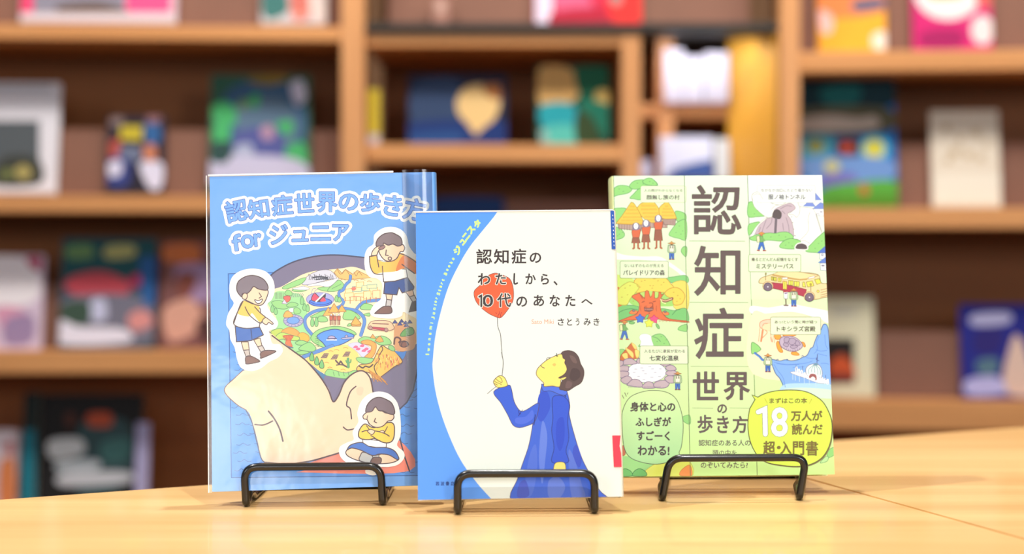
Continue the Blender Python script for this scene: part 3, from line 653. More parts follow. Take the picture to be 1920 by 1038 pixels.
    p.f(SK, "165,480 210,430 250,412 300,440 328,500 328,540 230,560 180,530", (110, 90, 70), .9)
    for pts in ("170,470 195,495 250,515 255,530", "190,450 225,480 262,500", "225,425 250,440 270,480 265,500", "165,505 195,520 215,530"): p.s_((110, 90, 70), pts, .8)
    p.s_((110, 96, 96), "90,635 140,590 200,545", .8)
    # publisher line at the foot, blue spine edge and red label
    p.view(770, 660, 3.244); 
    for s_, x0, x1 in (('岩', 152, 174), ('波', 182, 204), ('書', 214, 234), ('店', 244, 266)): p.t(s_, x0, 786, x1, 810, (24, 76, 150), .25)
    return p

# ================================================================== cover of the right book
def ink_right(pose, W, H):
    K = 6.4875
    p = Print(pose.frame(), W, H)
    BG = ((230, 250, 222), 340), ((212, 242, 158), 640)
    CB = ((234, 251, 228), 340), ((212, 243, 160), 640)
    TX = (118, 102, 100); GN = (164, 220, 140); GL = (104, 160, 110); LN = (120, 130, 96); PALE = (232, 250, 214)
    p.f(BG, [(1120, 310), (1600, 310), (1600, 920), (1120, 920)], sm=False)
    p.f(CB, [(1283, 310), (1401, 310), (1419, 920), (1294, 920)], sm=False)
    # --- left column
    p.view(1140, 325, K)
    for pts in ("60,200 120,150 200,145 270,165 290,200 240,240 120,265 60,280", "260,150 320,90 420,75 440,90 540,70 600,150 400,185 300,190", "420,100 470,60 540,65 600,140 480,140", "265,300 310,250 380,185 460,200 400,315 320,310",
                "60,440 140,420 220,430 180,520 90,620 60,560", "820,460 940,490 940,580 840,580", "740,740 790,660 850,590 950,570 950,800 860,790 780,770", "60,660 130,660 190,710 200,760 150,795 60,800", "890,930 920,890 960,900 950,1010 900,970"):
        p.f(GN, pts, GL, .7)
    for x, y in ((130, 190), (180, 220), (350, 120), (420, 130), (500, 100), (540, 120), (130, 740), (170, 720), (860, 640), (900, 700), (820, 720), (880, 740), (110, 760)): p.s_(GL, [(x, y), (x+14, y-3)], .6)
    p.f(WH_ := (250, 254, 246), "60,950 200,990 420,1010 620,1010 750,1080 950,1230 950,1290 820,1180 640,1080 400,1050 60,1040")
    TH = (242, 208, 98); TL = (204, 160, 72)
    def hut(pts, wall, rows):
        p.f((196, 172, 160), wall, (140, 112, 110), .7, sm=False); p.f(TH, pts, (190, 150, 70), .8)
        w_ = p.P(wall)
        for k in range(9):
            x = w_[0][0]+(w_[1][0]-w_[0][0])*(k+.5)/9; p._stroke([(x, w_[0][1]+1), (x, w_[2][1]-1)], (150, 124, 122), .6)
        for (xa, xb, y) in rows:
            n = int((xb-xa)/15)
            for k in range(n): p.s_(TL, [(xa+(k+.5)*15, y), (xa+(k+.5)*15, y+24)], .55, sm=False)
    hut("410,360 500,350 565,355 650,480 720,590 500,590 340,440 360,410", "380,580 720,580 720,660 380,660", [(400, 580, 380), (400, 600, 425), (420, 630, 470), (440, 660, 515), (450, 690, 555)])
    hut("270,365 290,352 320,370 380,470 430,590 420,620 260,620 110,610 110,590 180,500", "120,615 410,615 400,700 130,670", [(265, 335, 390), (235, 360, 430), (210, 385, 475), (180, 410, 520), (155, 425, 560), (125, 430, 595)])
    hut("690,355 710,340 740,360 800,460 830,540 820,550 660,545 620,430", "660,540 825,545 815,630 680,620", [(690, 745, 385), (665, 770, 420), (655, 790, 460), (655, 810, 500)])
    for x, y, h, ww in ((340, 640, 920, 1.0), (462, 605, 920, 1.05), (612, 545, 915, 1.1)):
        p.f((222, 124, 84), [(x-50, y+60), (x-16, y+40), (x+16, y+40), (x+52, y+40), (x+50, y+90), (x+30, y+150), (x-30, y+150), (x-45, y+110)], (160, 90, 80), .7)
        p.f((178, 120, 92), [(x-42, y+140), (x+38, y+140), (x+52, y+(h-y)*.73), (x-54, y+(h-y)*.73)], (140, 84, 76), .7, sm=False)
        for k in range(6): p.s_((140, 84, 76), [(x-34+k*13, y+145), (x-40+k*16, y+(h-y)*.72)], .5, sm=False)
        for sx in (-22, 26):
            p.s_((190, 116, 84), [(x+sx, y+(h-y)*.73), (x+sx, h-14), (x+sx+(-14 if sx < 0 else 16), h-6)], 2.6, sm=False)
        p.f((150, 140, 160), [(x-34, y-30), (x+34, y-32), (x+40, y+40), (x-38, y+42)], None); p.e((252, 252, 252), x, y, 31, 42, (130, 120, 140), .7)
        p.s_((90, 84, 100), [(x-14, y-8), (x-8, y-8)], .8, sm=False); p.s_((90, 84, 100), [(x+8, y-8), (x+14, y-8)], .8, sm=False); p.s_((90, 84, 100), [(x-4, y+16), (x+4, y+16)], .9, sm=False)
    def walker(x, y, s=1.0, side=False):
        P_ = lambda *a: [(x+a[i]*s, y+a[i+1]*s) for i in range(0, len(a), 2)]
        if side:
            p.f((84, 130, 206), P_(-18, 100, 26, 98, 48, 190, 28, 196, 8, 140, -20, 196, -42, 188), (50, 80, 150), .5, sm=False); p.s_((180, 90, 80), P_(-48, 200, -22, 204), 1.6, sm=False); p.s_((180, 90, 80), P_(24, 204, 56, 204), 1.6, sm=False)
            p.f((246, 244, 200), P_(-55, 30, -20, 24, -14, 96, -50, 104), (120, 130, 110), .7, sm=False); p.f((140, 190, 120), P_(-16, 24, 18, 26, 30, 98, -16, 104), (90, 130, 90), .6, sm=False); p.s_((140, 190, 120), P_(16, 50, 44, 84), 2.0, sm=False)
            p.e((226, 160, 120), x+4*s, y+8*s, 16*s, 15*s, (160, 90, 70), .5); p.f((226, 170, 90), P_(-30, 0, 4, -22, 42, -2, 4, 4), (180, 110, 70), .6)
        else:
            p.f((84, 130, 206), P_(-28, 112, 32, 112, 30, 196, 8, 196, 4, 136, -4, 196, -26, 196), (50, 80, 150), .5, sm=False); p.s_((150, 90, 100), P_(-26, 202, -6, 202), 1.5, sm=False); p.s_((150, 90, 100), P_(8, 202, 32, 202), 1.5, sm=False)
            p.f((190, 214, 170), P_(-42, 40, -26, 26, 36, 28, 48, 50, 46, 120, -42, 116), (110, 130, 110), .6); p.f((250, 250, 224), P_(-27, 34, 34, 34, 30, 112, -26, 112), (120, 120, 120), .6, sm=False)
            p.s_((60, 56, 70), P_(-12, 44, -10, 66), 1.3, sm=False); p.s_((60, 56, 70), P_(16, 44, 16, 66), 1.3, sm=False); p.e((120, 80, 60), x+2*s, y+16*s, 17*s, 13*s)
            p.f((222, 170, 96), P_(-44, 8, -16, 0, 0, -18, 20, 0, 48, 8, 2, 16), (170, 110, 70), .6)
    walker(772, 842)
    p.r(PALE, 398, 152, 950, 352, (196, 208, 170), .6, 22); p.t('人の顔がわからなくなる', 440, 190, 905, 224, TX, .05); p.t('顔無し族の村', 468, 262, 870, 318, (104, 90, 90), .2)
    p.view(1140, 480, K)
    p.f((214, 236, 130), "60,240 150,230 330,300 180,380 60,380"); p.f((148, 214, 140), "690,270 800,250 950,235 970,320 800,330", GL, .7); p.f((236, 224, 120), "760,350 960,320 970,640 800,620", (200, 170, 70), .5)
    p.f((140, 208, 134), "60,620 200,595 380,620 380,760 60,800", GL, .8); p.f((140, 208, 134), "640,640 800,660 840,650 950,640 970,800 740,760", GL, .8); p.s_(GL, "780,715 830,660 880,645", .9); p.s_(GL, "110,700 180,660 270,640 360,650", .9)
    p.f((214, 120, 70), "60,380 135,380 130,460 60,470"); p.f((226, 130, 72), "60,560 120,580 170,600 60,630")
    p.f((176, 224, 128), "300,440 450,400 640,400 800,520 800,600 640,610 380,610 260,560")
    YL = (240, 222, 110)
    p.f(YL, "320,300 400,245 480,235 560,275 620,250 700,265 760,330 800,390 720,440 560,430 440,430 330,440", (206, 160, 70), .9)
    p.f((226, 232, 120), "110,560 100,480 130,400 200,340 270,312 350,340 380,380 330,450 270,520 230,590 150,590", (190, 180, 80), .8)
    p.f((240, 218, 104), "690,450 740,400 820,380 890,410 935,480 910,560 870,590 800,590 780,520 720,490", (206, 160, 70), .9)
    p.s_((206, 160, 70), "350,345 365,370 400,376", .8)
    for x, y in ((400, 305), (440, 295), (505, 360), (540, 360), (600, 300), (640, 350), (670, 320), (200, 390), (160, 500), (260, 360), (300, 548), (840, 480), (830, 550), (870, 520), (790, 440), (530, 390), (230, 470)): p.s_((190, 160, 70), [(x, y), (x+16, y-2)], .8, sm=False)
    OR = (232, 132, 82)
    p.f(OR, "290,490 380,450 390,460 440,510 455,430 490,425 515,500 540,440 565,440 570,510 610,500 620,440 640,440 650,470 680,455 640,520 640,640 670,700 740,760 960,790 960,805 700,780 560,760 420,770 240,780 110,800 250,740 350,700 380,620 370,560", (176, 90, 60), .8)
    for a, b in (((385, 455), (420, 520)), ((400, 470), (450, 520))): p.s_((176, 90, 60), [a, b], .7, sm=False)
    p.f((196, 228, 130), "395,450 440,440 440,500"); p.f((196, 228, 130), "500,430 540,430 520,490"); p.f((196, 228, 130), "572,440 612,440 600,490 575,505")
    p.s_((140, 70, 56), "410,562 445,548", .9); p.s_((140, 70, 56), "545,556 580,546", .9); p.s_((140, 70, 56), "498,570 540,572 542,605 515,625", .9)
    p.f((150, 110, 110), "440,625 500,632 548,625 548,655 500,676 445,665", (130, 70, 60), .6, sm=False); p.s_((220, 160, 140), "445,645 545,645", .8); p.s_((140, 70, 56), "455,605 445,625", .8); p.s_((140, 70, 56), "545,600 550,640", .8); p.s_((140, 70, 56), "490,692 510,692", .8)
    for x in (400, 590, 470): p.s_((176, 90, 60), [(x, 600), (x-4, 640), (x+2, 670)], .6)
    p.s_((150, 90, 80), "650,530 700,545 780,515", 4.0); p.s_((236, 200, 160), "655,530 700,543 775,518", 1.5); p.s_((236, 240, 180), "640,525 660,560 700,575", 1.4)
    p.f((240, 150, 90), "258,690 290,655 330,660 360,670 340,700 290,705", (176, 90, 60), .6); p.e((150, 150, 150), 312, 662, 16, 12, (120, 90, 90), .6); p.f((240, 150, 90), "660,690 690,665 745,700 700,720", (176, 90, 60), .6); p.e((150, 150, 150), 695, 675, 16, 12, (120, 90, 90), .6)
    def flower(x, y, r, c, l):
        pts = []
        for k in range(10):
            a = -PI/2+k*PI/5; q = r if k % 2 == 0 else r*.66; pts.append((x+q*math.cos(a), y+q*math.sin(a)))
        p.f(c, pts, l, .7)
    flower(390, 760, 56, (88, 134, 222), (60, 90, 180)); flower(560, 768, 54, (240, 100, 150), (200, 60, 110)); flower(500, 815, 56, (226, 236, 100), (190, 190, 70))
    for x, y, a in ((290, 810, 0), (470, 740, 60), (605, 852, -60)): p.e((150, 206, 130), x, y, 36, 16, (80, 140, 90), .6, -a)
    for x in range(620, 960, 14): p.s_((206, 110, 70), [(x, 778), (x+4, 790+(x % 3)*6)], .6, sm=False)
    p.f(GN, "850,890 880,850 960,830 960,910 900,910", GL, .7)
    walker(196, 806, 1.0, True)
    p.f(GN, "520,1010 560,960 640,945 700,985 760,1090 780,1200 520,1200", GL, .8)
    p.r(PALE, 146, 60, 735, 268, (150, 164, 120), .7, 20); p.t('ないはずのものが見える', 195, 95, 675, 136, TX, .08); p.t('パレイドリアの森', 185, 168, 690, 234, (104, 90, 90), .25)
    p.view(1140, 620, K)
    p.f(GN, "110,240 200,230 180,330 110,330", GL, .6); p.f(GN, "370,190 400,160 440,190", GL, .6)
    for x, y in ((590, 130), (640, 70), (675, 155), (700, 110)): p.s_(GL, [(x, y), (x+16, y-2)], .7)
    p.s_(GL, "545,70 600,90 640,130", .8)
    p.f((252, 253, 250), "380,85 400,45 460,35 520,60 530,110 545,190 400,190 400,130", (190, 200, 190), .5)
    p.f((214, 130, 76), "140,350 160,290 230,210 285,145 330,190 370,260 370,330 200,370", (170, 100, 60), .8, sm=False)
    for pts in ("170,290 230,270 240,340 215,350", "215,205 300,260 310,320 290,320 240,260", "285,145 330,170 350,215 320,215", "330,230 380,250 360,330 335,300"): p.f((250, 226, 140), pts, (220, 180, 90), .5)
    p.e((252, 253, 252), 470, 500, 240, 130, (150, 130, 170), .7)
    for x, y in ((395, 450), (320, 465), (300, 505), (410, 485), (440, 520), (490, 433), (525, 462), (620, 462), (555, 505), (515, 563), (610, 556), (355, 553), (420, 592)): p.s_((150, 150, 190), [(x, y), (x+34, y)], .7, sm=False)
    st = ["180,400 200,350 280,335 350,380 340,400 250,410 190,410", "120,430 240,425 250,460 240,490 130,490", "120,370 180,365 180,415 130,430", "120,495 240,495 245,545 170,570 140,560", "155,590 220,550 270,560 290,600 230,645 180,630", "235,650 300,590 380,600 425,660 390,685 250,665",
          "420,665 470,620 530,625 575,670 560,695 430,695", "555,645 610,610 700,600 745,640 700,690 580,690", "690,570 740,545 820,560 830,620 750,635 700,600", "700,510 750,480 825,490 835,530 740,545", "700,450 730,420 790,420 830,470 740,485", "640,400 760,400 700,430 650,415", "350,350 390,335 390,390 355,390"]
    for s_ in st: p.f((206, 188, 196), s_, (134, 118, 150), .9)
    for x in list(range(250, 400, 14))+list(range(440, 560, 14))+list(range(580, 640, 14)): p.s_((150, 130, 160), [(x, 672), (x, 690)], .5, sm=False)
    walker(845, 512)
    p.r(PALE, 388, 182, 980, 402, (150, 164, 120), .7, 20); p.t('入るたびに景質が変わる', 440, 226, 935, 266, TX, .1); p.t('七変化温泉', 506, 300, 860, 362, (104, 90, 90), .3)
    # big speech balloon at the lower left
    p.view(1130, 600, 2.966)
    p.f(GN, "440,545 460,530 485,530 487,575 460,570", GL, .6)
    p.f((172, 224, 150), "70,760 330,780 330,860 70,870"); p.f((230, 236, 120), "235,840 290,800 360,780 470,770 490,870 235,870", (200, 190, 80), .6)
    for x in (125, 205): p.f((130, 200, 120), [(x-35, 865), (x-30, 840), (x, 825), (x+32, 840), (x+36, 865)], (70, 130, 80), .8)
    p.f((244, 164, 90), "440,830 485,805 495,862 430,862", (200, 120, 60), .5); p.f((206, 130, 96), "100,705 122,700 125,745 105,750", (150, 80, 70), .6)
    p.f((((222, 246, 186), 730), ((186, 228, 170), 870)), "108,580 112,500 150,430 220,398 290,390 360,402 410,440 440,520 448,600 438,700 425,735 434,755 415,752 370,785 300,800 220,790 150,760 118,700", (96, 100, 84), .8)
    for a in ("108,415 118,436", "122,402 132,424", "142,402 136,412"): p.s_((140, 140, 110), a, .9)
    D2 = (92, 78, 74)
    for t_, x0, y0, x1, y1 in (('身体と心の', 155, 456, 402, 506), ('ふしぎが', 184, 540, 378, 588), ('すごーく', 190, 617, 372, 668), ('わかる!', 196, 698, 370, 750)): p.t(t_, x0, y0, x1, y1, D2, .6)
    # --- middle column
    p.view()
    for (x0, x1, y) in ((1292, 1397, 451.5), (1293, 1403, 566.5), (1295, 1408, 686.5), (1298, 1337, 764.5), (1368, 1408, 764.5)): p._stroke([(x0, y), (x1, y+.5)], (176, 186, 150), .9)
    p._stroke([(1283, 328), (1288, 600), (1294.5, 900)], LN, .8); p._stroke([(1401.5, 326), (1406, 480), (1410, 600), (1414.5, 720), (1420, 900)], LN, .8); p._stroke([(1150.3, 325), (1157, 600), (1164, 900)], LN, .6)
    p.t('認', 1298.5, 348, 1389, 438, TX, 1.5); p.t('知', 1303, 462, 1387, 553, TX, 1.6); p.t('症', 1303, 578, 1393, 671, TX, 1.6)
    p.t('世', 1300, 697, 1347, 749, TX, 1.3); p.t('界', 1358, 698, 1405, 749, TX, 1.2); p.t('の', 1345.5, 758, 1362.5, 774, TX, .7)
    p.t('歩', 1308.5, 778, 1335.5, 811, TX, .8); p.t('き', 1345, 780, 1366, 811, TX, .8); p.t('方', 1374, 780, 1401, 811, TX, .8)
    p.t('認知症のある人の', 1310, 824, 1407, 835.5, TX, .15); p.t('頭の中を', 1336, 843, 1381, 854.5, TX, .15); p.t('のぞいてみたら?', 1314, 866, 1402, 877, TX, .15)
    # --- right column
    p.view(1395, 330, K)
    p.f((((246, 251, 250), 330), ((226, 250, 204), 560)), [(46, -80), (1100, -80), (1100, 1500), (88, 1500)], sm=False)
    for pts in ("50,340 100,310 170,370 240,440 270,480 160,495 50,490", "50,600 120,565 190,560 130,640 60,720"): p.f(GN, pts, GL, .7)
    BLr = (140, 160, 222)
    p.f(BLr, "870,205 940,290 865,290", (110, 126, 200), .5, sm=False); p.f(BLr, "720,365 770,320 830,320 870,370", (110, 126, 200), .5, sm=False); p.f(BLr, "830,400 930,320 980,340 980,400", (110, 126, 200), .5, sm=False); p.f((250, 252, 250), "840,400 1000,400 1000,490 880,480", (170, 180, 180), .5, sm=False); p.s_((170, 170, 180), "885,485 885,455 910,455 912,485", .7, sm=False); p.s_((170, 170, 190), "930,435 948,435", 2.0, sm=False)
    SH = (250, 252, 244)
    p.f(SH, "95,240 130,200 190,200 240,280 340,330 450,350 560,300 650,320 680,370 820,390 870,450 910,560 945,690 940,780 850,840 790,890 730,850 660,770 590,740 500,500 380,480 280,500 150,400 110,330", (186, 184, 176), .7)
    for s_ in ("110,235 150,215 190,225", "230,280 200,330", "250,300 330,325 350,345", "330,410 380,360 450,350", "800,440 780,520 785,640 760,700 680,780", "690,790 740,785 800,820", "680,370 675,450 640,500 600,470 545,465 620,400", "870,450 900,560 945,690"): p.s_((180, 178, 172), s_, .7)
    p.f((206, 190, 198), "120,700 160,600 260,520 340,500 370,410 460,360 560,330 620,370 610,410 530,460 570,530 600,640 595,750 480,700 300,700", (170, 156, 162), .7)
    p.f(SH, "70,750 130,640 200,560 280,500 260,530 180,600 130,700 100,745", (190, 186, 180), .6); p.f((110, 100, 100), "350,500 355,440 400,405 450,440 450,500 420,520", (90, 84, 84), .6)
    p.s_((130, 120, 128), "390,520 380,690", 3.4, sm=False)
    for s_ in ("200,620 180,680", "270,530 230,640 220,690", "340,510 330,570 270,640", "470,570 480,660", "510,500 540,600 550,690", "440,400 520,360 580,370", "460,420 500,460"): p.s_((160, 146, 156), s_, .8)
    for y in (495, 565, 645, 725): p.s_((160, 156, 150), [(575+(y-495)*.18, y), (583+(y-495)*.18, y)], 1.2, sm=False)
    for pts in ("70,750 160,710 300,690 380,695 450,680 540,685 600,750 460,790 300,780 120,785", "430,850 480,790 560,760 640,770 690,800 640,880 480,880", "750,910 840,800 900,740 960,690 1000,680 1000,930 880,930"): p.f(GN, pts, GL, .7)
    for x, y in ((320, 740), (420, 720), (500, 740), (160, 740), (540, 810), (500, 840), (580, 850), (900, 820), (940, 790), (160, 420), (120, 460), (860, 880)): p.s_(GL, [(x, y), (x+12, y-2)], .7, sm=False)
    p.f((112, 98, 102), "625,885 640,830 700,812 760,835 775,880 740,895", SH, 1.4)
    p.f((100, 134, 210), "890,935 1000,840 1000,935", (80, 100, 180), .5, sm=False); p.f((248, 251, 250), "920,935 1010,935 1010,1020 920,1010", (120, 130, 160), .7, sm=False); p.e(None, 952, 958, 11, 11, (120, 130, 160), 1.0)
    walker(208, 702, 1.0, True)
    p.r((244, 251, 244), 158, 112, 865, 322, (196, 204, 196), .6, 20)
    p.f(SH, "95,240 130,200 180,198 205,240 225,285 120,300", None); p.s_((186, 184, 176), "110,300 95,240 130,200 180,198 205,240 235,285", .7); p.s_((186, 184, 176), "112,238 150,215 190,225", .7)
    p.t('なかなか出口にたどり着かない', 208, 152, 830, 192, (128, 124, 130), .08); p.t('服ノ袖トンネル', 296, 222, 745, 284, (112, 112, 120), .25)
    p.view(1395, 470, K)
    p.f((120, 150, 220), "900,145 1000,70 1000,150", (80, 100, 180), .5, sm=False); p.f((248, 251, 250), "925,150 1010,150 1010,245 930,235", (120, 130, 160), .7, sm=False); p.s_((150, 150, 170), "950,180 970,180", 2.4, sm=False)
    p.f((252, 254, 250), "88,670 300,690 560,650 760,680 1100,760 1100,900 800,790 560,740 300,760 90,760")
    p.f((240, 236, 204), "92,780 300,770 560,745 760,790 1000,900 1020,1500 110,1500")
    CR = (242, 222, 176); CL = (176, 140, 96)
    p.f(CR, "180,385 210,330 330,290 390,270 460,232 700,260 900,290 940,390 1040,410 1060,540 960,570 860,590 740,560 340,430 230,400", CL, .9)
    p.f((190, 78, 100), "340,385 480,400 760,470 740,560 560,505 345,455", (140, 60, 70), .7, sm=False)
    p.f((244, 226, 176), "350,285 460,234 700,260 905,295 880,310 740,345 680,350", CL, .8, sm=False); p.s_((206, 174, 110), "350,295 560,335 680,352 760,345", 2.2, sm=False)
    YW = (240, 236, 110)
    for x, y, ww, h in ((345, 335, 26, 42), (380, 342, 34, 46), (432, 350, 38, 48), (570, 388, 56, 54), (642, 400, 62, 60)):
        p.f(YW, [(x-ww/2, y-h/2), (x+ww/2, y-h/2+4), (x+ww/2-2, y+h/2+4), (x-ww/2, y+h/2)], (150, 140, 70), .8, sm=False); p.s_((150, 140, 70), [(x, y-h/2), (x, y+h/2)], .7, sm=False)
    p.f(YW, "715,380 735,380 750,440 712,435", (150, 140, 70), .8, sm=False); p.f(YW, "755,380 830,365 850,425 775,440", (150, 140, 70), .8, sm=False); p.f(YW, "858,350 915,338 940,390 885,408", (150, 140, 70), .8, sm=False)
    p.f(YW, "472,368 520,375 520,470 474,465", (180, 120, 60), .8, sm=False); p.s_((150, 140, 70), "497,372 497,468", .7, sm=False)
    p.r((250, 252, 244), 466, 322, 530, 346, CL, .6); p.f((250, 252, 244), "780,325 860,303 860,325 782,342", CL, .6, sm=False)
    for x, y, r in ((290, 438, 50), (795, 565, 52)):
        p.e(CR, x, y-8, r+14, r+8, CL, .7); p.e((140, 124, 140), x, y, r, r, (100, 84, 110), 1.0); p.e((240, 236, 240), x, y, 8, 8)
    p.e((250, 246, 120), 900, 492, 14, 14, CL, .8); p.s_((150, 140, 90), "262,290 262,360", .9); p.e((170, 170, 110), 264, 280, 10, 14, CL, .5); p.s_((150, 140, 90), "812,420 812,490", .9); p.e((190, 180, 80), 810, 408, 12, 14, CL, .6)
    for y in (470, 500, 530, 555): p.s_(CL, [(930, y+8), (1040, y-20)], .7, sm=False)
    p.f((250, 252, 248), "480,500 535,495 530,585 485,580", (150, 140, 150), .7, sm=False); p.f((150, 110, 170), "480,512 535,505 510,530", None, sm=False); p.s_((190, 60, 70), "478,498 532,494", 1.5, sm=False); p.s_((150, 130, 120), "508,588 510,655", 2.0, sm=False); p.s_((150, 130, 120), "488,662 534,664", 2.0, sm=False)
    walker(603, 470)
    p.r(PALE, 55, 44, 690, 255, (160, 172, 130), .7, 20); p.t('乗るとだんだん記憶をなくす', 92, 84, 655, 126, (112, 96, 92), .15); p.t('ミステリーバス', 150, 158, 600, 216, (112, 96, 92), .3)
    p.view(1400, 590, K)
    p.s_((226, 160, 120), "200,160 175,320", 2.6, sm=False); p.s_((226, 160, 120), "200,170 245,200 240,230 190,280", 1.0); p.s_((226, 160, 120), "160,160 145,325", .8, sm=False)
    p.f((248, 214, 190), "158,140 165,90 220,62 300,58 300,100 220,105 195,130 185,165", (226, 150, 120), .9); p.f((250, 226, 190), "195,170 200,130 300,100 300,190 240,185", (240, 200, 160), .5)
    for s_ in ("290,230 310,330", "325,250 315,335", "345,280 335,340", "290,270 300,330"): p.s_((226, 160, 130), s_, .8)
    p.f(GN, "60,340 110,350 165,400 165,430 100,465 60,465", (90, 160, 100), .8)
    p.f((150, 190, 246), "935,115 985,150 1010,400 1040,700 1060,960 700,930 455,910 440,850 400,770 350,710 305,590 300,540 400,560 470,545 540,558 620,545 680,515 735,490 775,410 805,390 830,320 860,250 905,180", (90, 120, 170), 1.1)
    p.f((190, 224, 240), "450,850 700,830 1040,850 1060,1000 460,960"); p.f((218, 240, 222), "470,900 720,885 1060,920 1060,1020 460,960")
    p.s_((100, 150, 220), "100,465 160,510 190,545 230,550", 3.2); p.s_((90, 120, 170), "98,455 165,505 200,540", .8)
    for s_ in ("330,575 480,600 700,590 800,560", "360,590 480,608 640,602", "840,420 900,440 980,430", "860,470 980,500", "880,260 850,330 860,420 820,470", "900,590 960,590 1000,600", "330,600 380,680 440,760 470,880", "950,240 960,360 990,420", "720,520 800,530 860,520", "560,640 700,630"): p.s_((116, 156, 226), s_, .7)
    for x, y in ((375, 545), (490, 545), (680, 500)): p.s_((90, 120, 170), [(x-12, y+4), (x, y-6), (x+14, y+4)], .9)
    # turtle
    TO = (244, 180, 84)
    for pts in ("335,260 345,232 385,228 412,250 415,290 370,300 345,285", "440,250 470,222 540,218 595,235 590,250 500,262", "362,340 385,320 410,380 440,450 400,450 370,400", "545,455 600,450 640,485 600,492 550,480", "670,330 700,340 715,380 700,390 680,360"): p.f(TO, pts, (206, 130, 50), .8)
    p.f((204, 190, 208), "400,310 430,270 500,258 580,270 640,310 680,365 660,410 600,440 520,440 450,410 410,370", (140, 124, 150), .9)
    for c in ("470,275 510,275 520,300 490,340 460,330 455,295", "530,285 580,290 600,320 570,360 530,360 510,330", "610,310 650,350 640,370 590,360", "460,340 500,350 510,370 490,390 445,365", "550,370 620,380 600,400 560,410 530,390"): p.f((190, 176, 196), c, (140, 124, 150), .8)
    for k in range(9): p.s_((140, 124, 150), [(430+k*26, 385+min(k, 4)*10-max(0, k-5)*8), (424+k*28, 405+min(k, 4)*10-max(0, k-5)*8)], .7, sm=False)
    walker(256, 488)
    # palace in the sea
    WHt = (248, 250, 252); SV = (150, 150, 176)
    p.f(WHt, "530,700 620,740 720,770 760,790 880,830 990,830 990,800 900,770 700,720 600,690", SV, .6)
    p.f((232, 244, 244), "720,700 722,650 760,610 830,595 890,620 918,690 910,760 860,760 740,740", SV, .9)
    for x in (760, 795, 830, 865, 895): p.s_((130, 176, 180), [(830, 600), (x-4, 660), (x, 730)], .7)
    p.f((170, 110, 110), "755,770 765,720 805,708 850,730 850,800", WHt, 1.6); p.f(WHt, "775,770 800,750 830,765 830,790 780,780")
    p.s_((100, 110, 160), "860,480 855,580", 1.0, sm=False); p.s_((100, 110, 160), "862,520 845,540 880,560", .9); p.e((120, 170, 190), 842, 600, 28, 12, SV, .6)
    for x, y in ((600, 660), (630, 690), (665, 700), (700, 730), (735, 740), (880, 770), (915, 790), (950, 800), (980, 810)):
        p.s_(WHt, [(x, y+34), (x-6, y-10), (x+10, y-26), (x+18, y+30)], 1.3)
    for x, y in ((600, 610), (680, 620), (960, 730)): p.s_((110, 130, 180), [(x, y), (x+2, y+60)], .8, sm=False)
    for x in (560, 590, 640, 700, 760, 840): p.s_((206, 226, 250), [(x, 720+(x-560)*.3), (x+2, 790+(x-560)*.3)], .8, sm=False)
    p.r(PALE, 290, 26, 900, 240, (150, 160, 120), .7, 20); p.t('あっ!という間に時が経つ', 340, 66, 855, 106, (128, 112, 100), .15); p.t('トキシラズ宮殿', 368, 138, 835, 202, (118, 102, 92), .3)
    # yellow-green balloon
    p.view(1400, 720, 6.106)
    p.f(GN, "930,760 1010,720 1010,800 930,840", GL, .6); p.f((196, 232, 170), "840,900 900,830 935,830 920,880", GL, .6)
    bub = "95,175 60,122 128,148 200,110 320,78 480,66 640,76 760,120 870,200 940,320 975,440 970,600 930,740 850,850 720,920 560,940 380,925 220,890 120,810 50,680 18,540 16,400 35,280"
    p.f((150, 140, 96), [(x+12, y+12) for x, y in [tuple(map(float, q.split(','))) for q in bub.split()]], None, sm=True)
    q = p.P(bub); sm = q[:3]+catmull(q[2:], False)[1:]
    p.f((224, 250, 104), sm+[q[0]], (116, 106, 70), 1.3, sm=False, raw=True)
    OL = (140, 122, 66)
    p.s_((200, 180, 80), "205,160 238,220", .9); p.s_((200, 180, 80), "745,168 715,222", .9)
    p.t('まずはこの本', 262, 158, 690, 218, OL, .35)
    for lw_, c_ in ((8.2, (140, 132, 110)), (6.8, (252, 253, 250))): p.s_(c_, '132,318 208,284 214,572', lw_, sm=False)
    p.t('8', 288, 272, 462, 592, None, layers=[(2.3, (140, 132, 110)), (1.5, (252, 253, 250))])
    p.t('万人が', 510, 305, 862, 418, OL, .8); p.t('読んだ', 520, 455, 866, 576, OL, .7); p.t('超', 192, 652, 322, 802, OL, .8); p.t('・', 346, 706, 388, 742, OL, .3); p.t('入', 386, 656, 510, 800, OL, .8); p.t('門', 532, 656, 654, 810, OL, .8); p.t('書', 680, 650, 815, 815, OL, .7)
    return p

# ================================================================== room shell
FLOOR = -.72
box('floor', (-4.5, -2.4, FLOOR-.05), (4.5, 4.6, FLOOR), mat('grey_brown_carpet', (92, 78, 66), .9, var=.12, vscale=60, bump=.3, bscale=300), kind='structure')
box('wall_back', (-4.5, 4.5, FLOOR), (4.5, 4.6, 2.05), mat('warm_wall_paint', (120, 88, 62), .8), kind='structure')
box('ceiling', (-4.5, -2.4, 2.0), (4.5, 4.6, 2.05), mat('ceiling_paint', (225, 218, 205), .9), kind='structure')

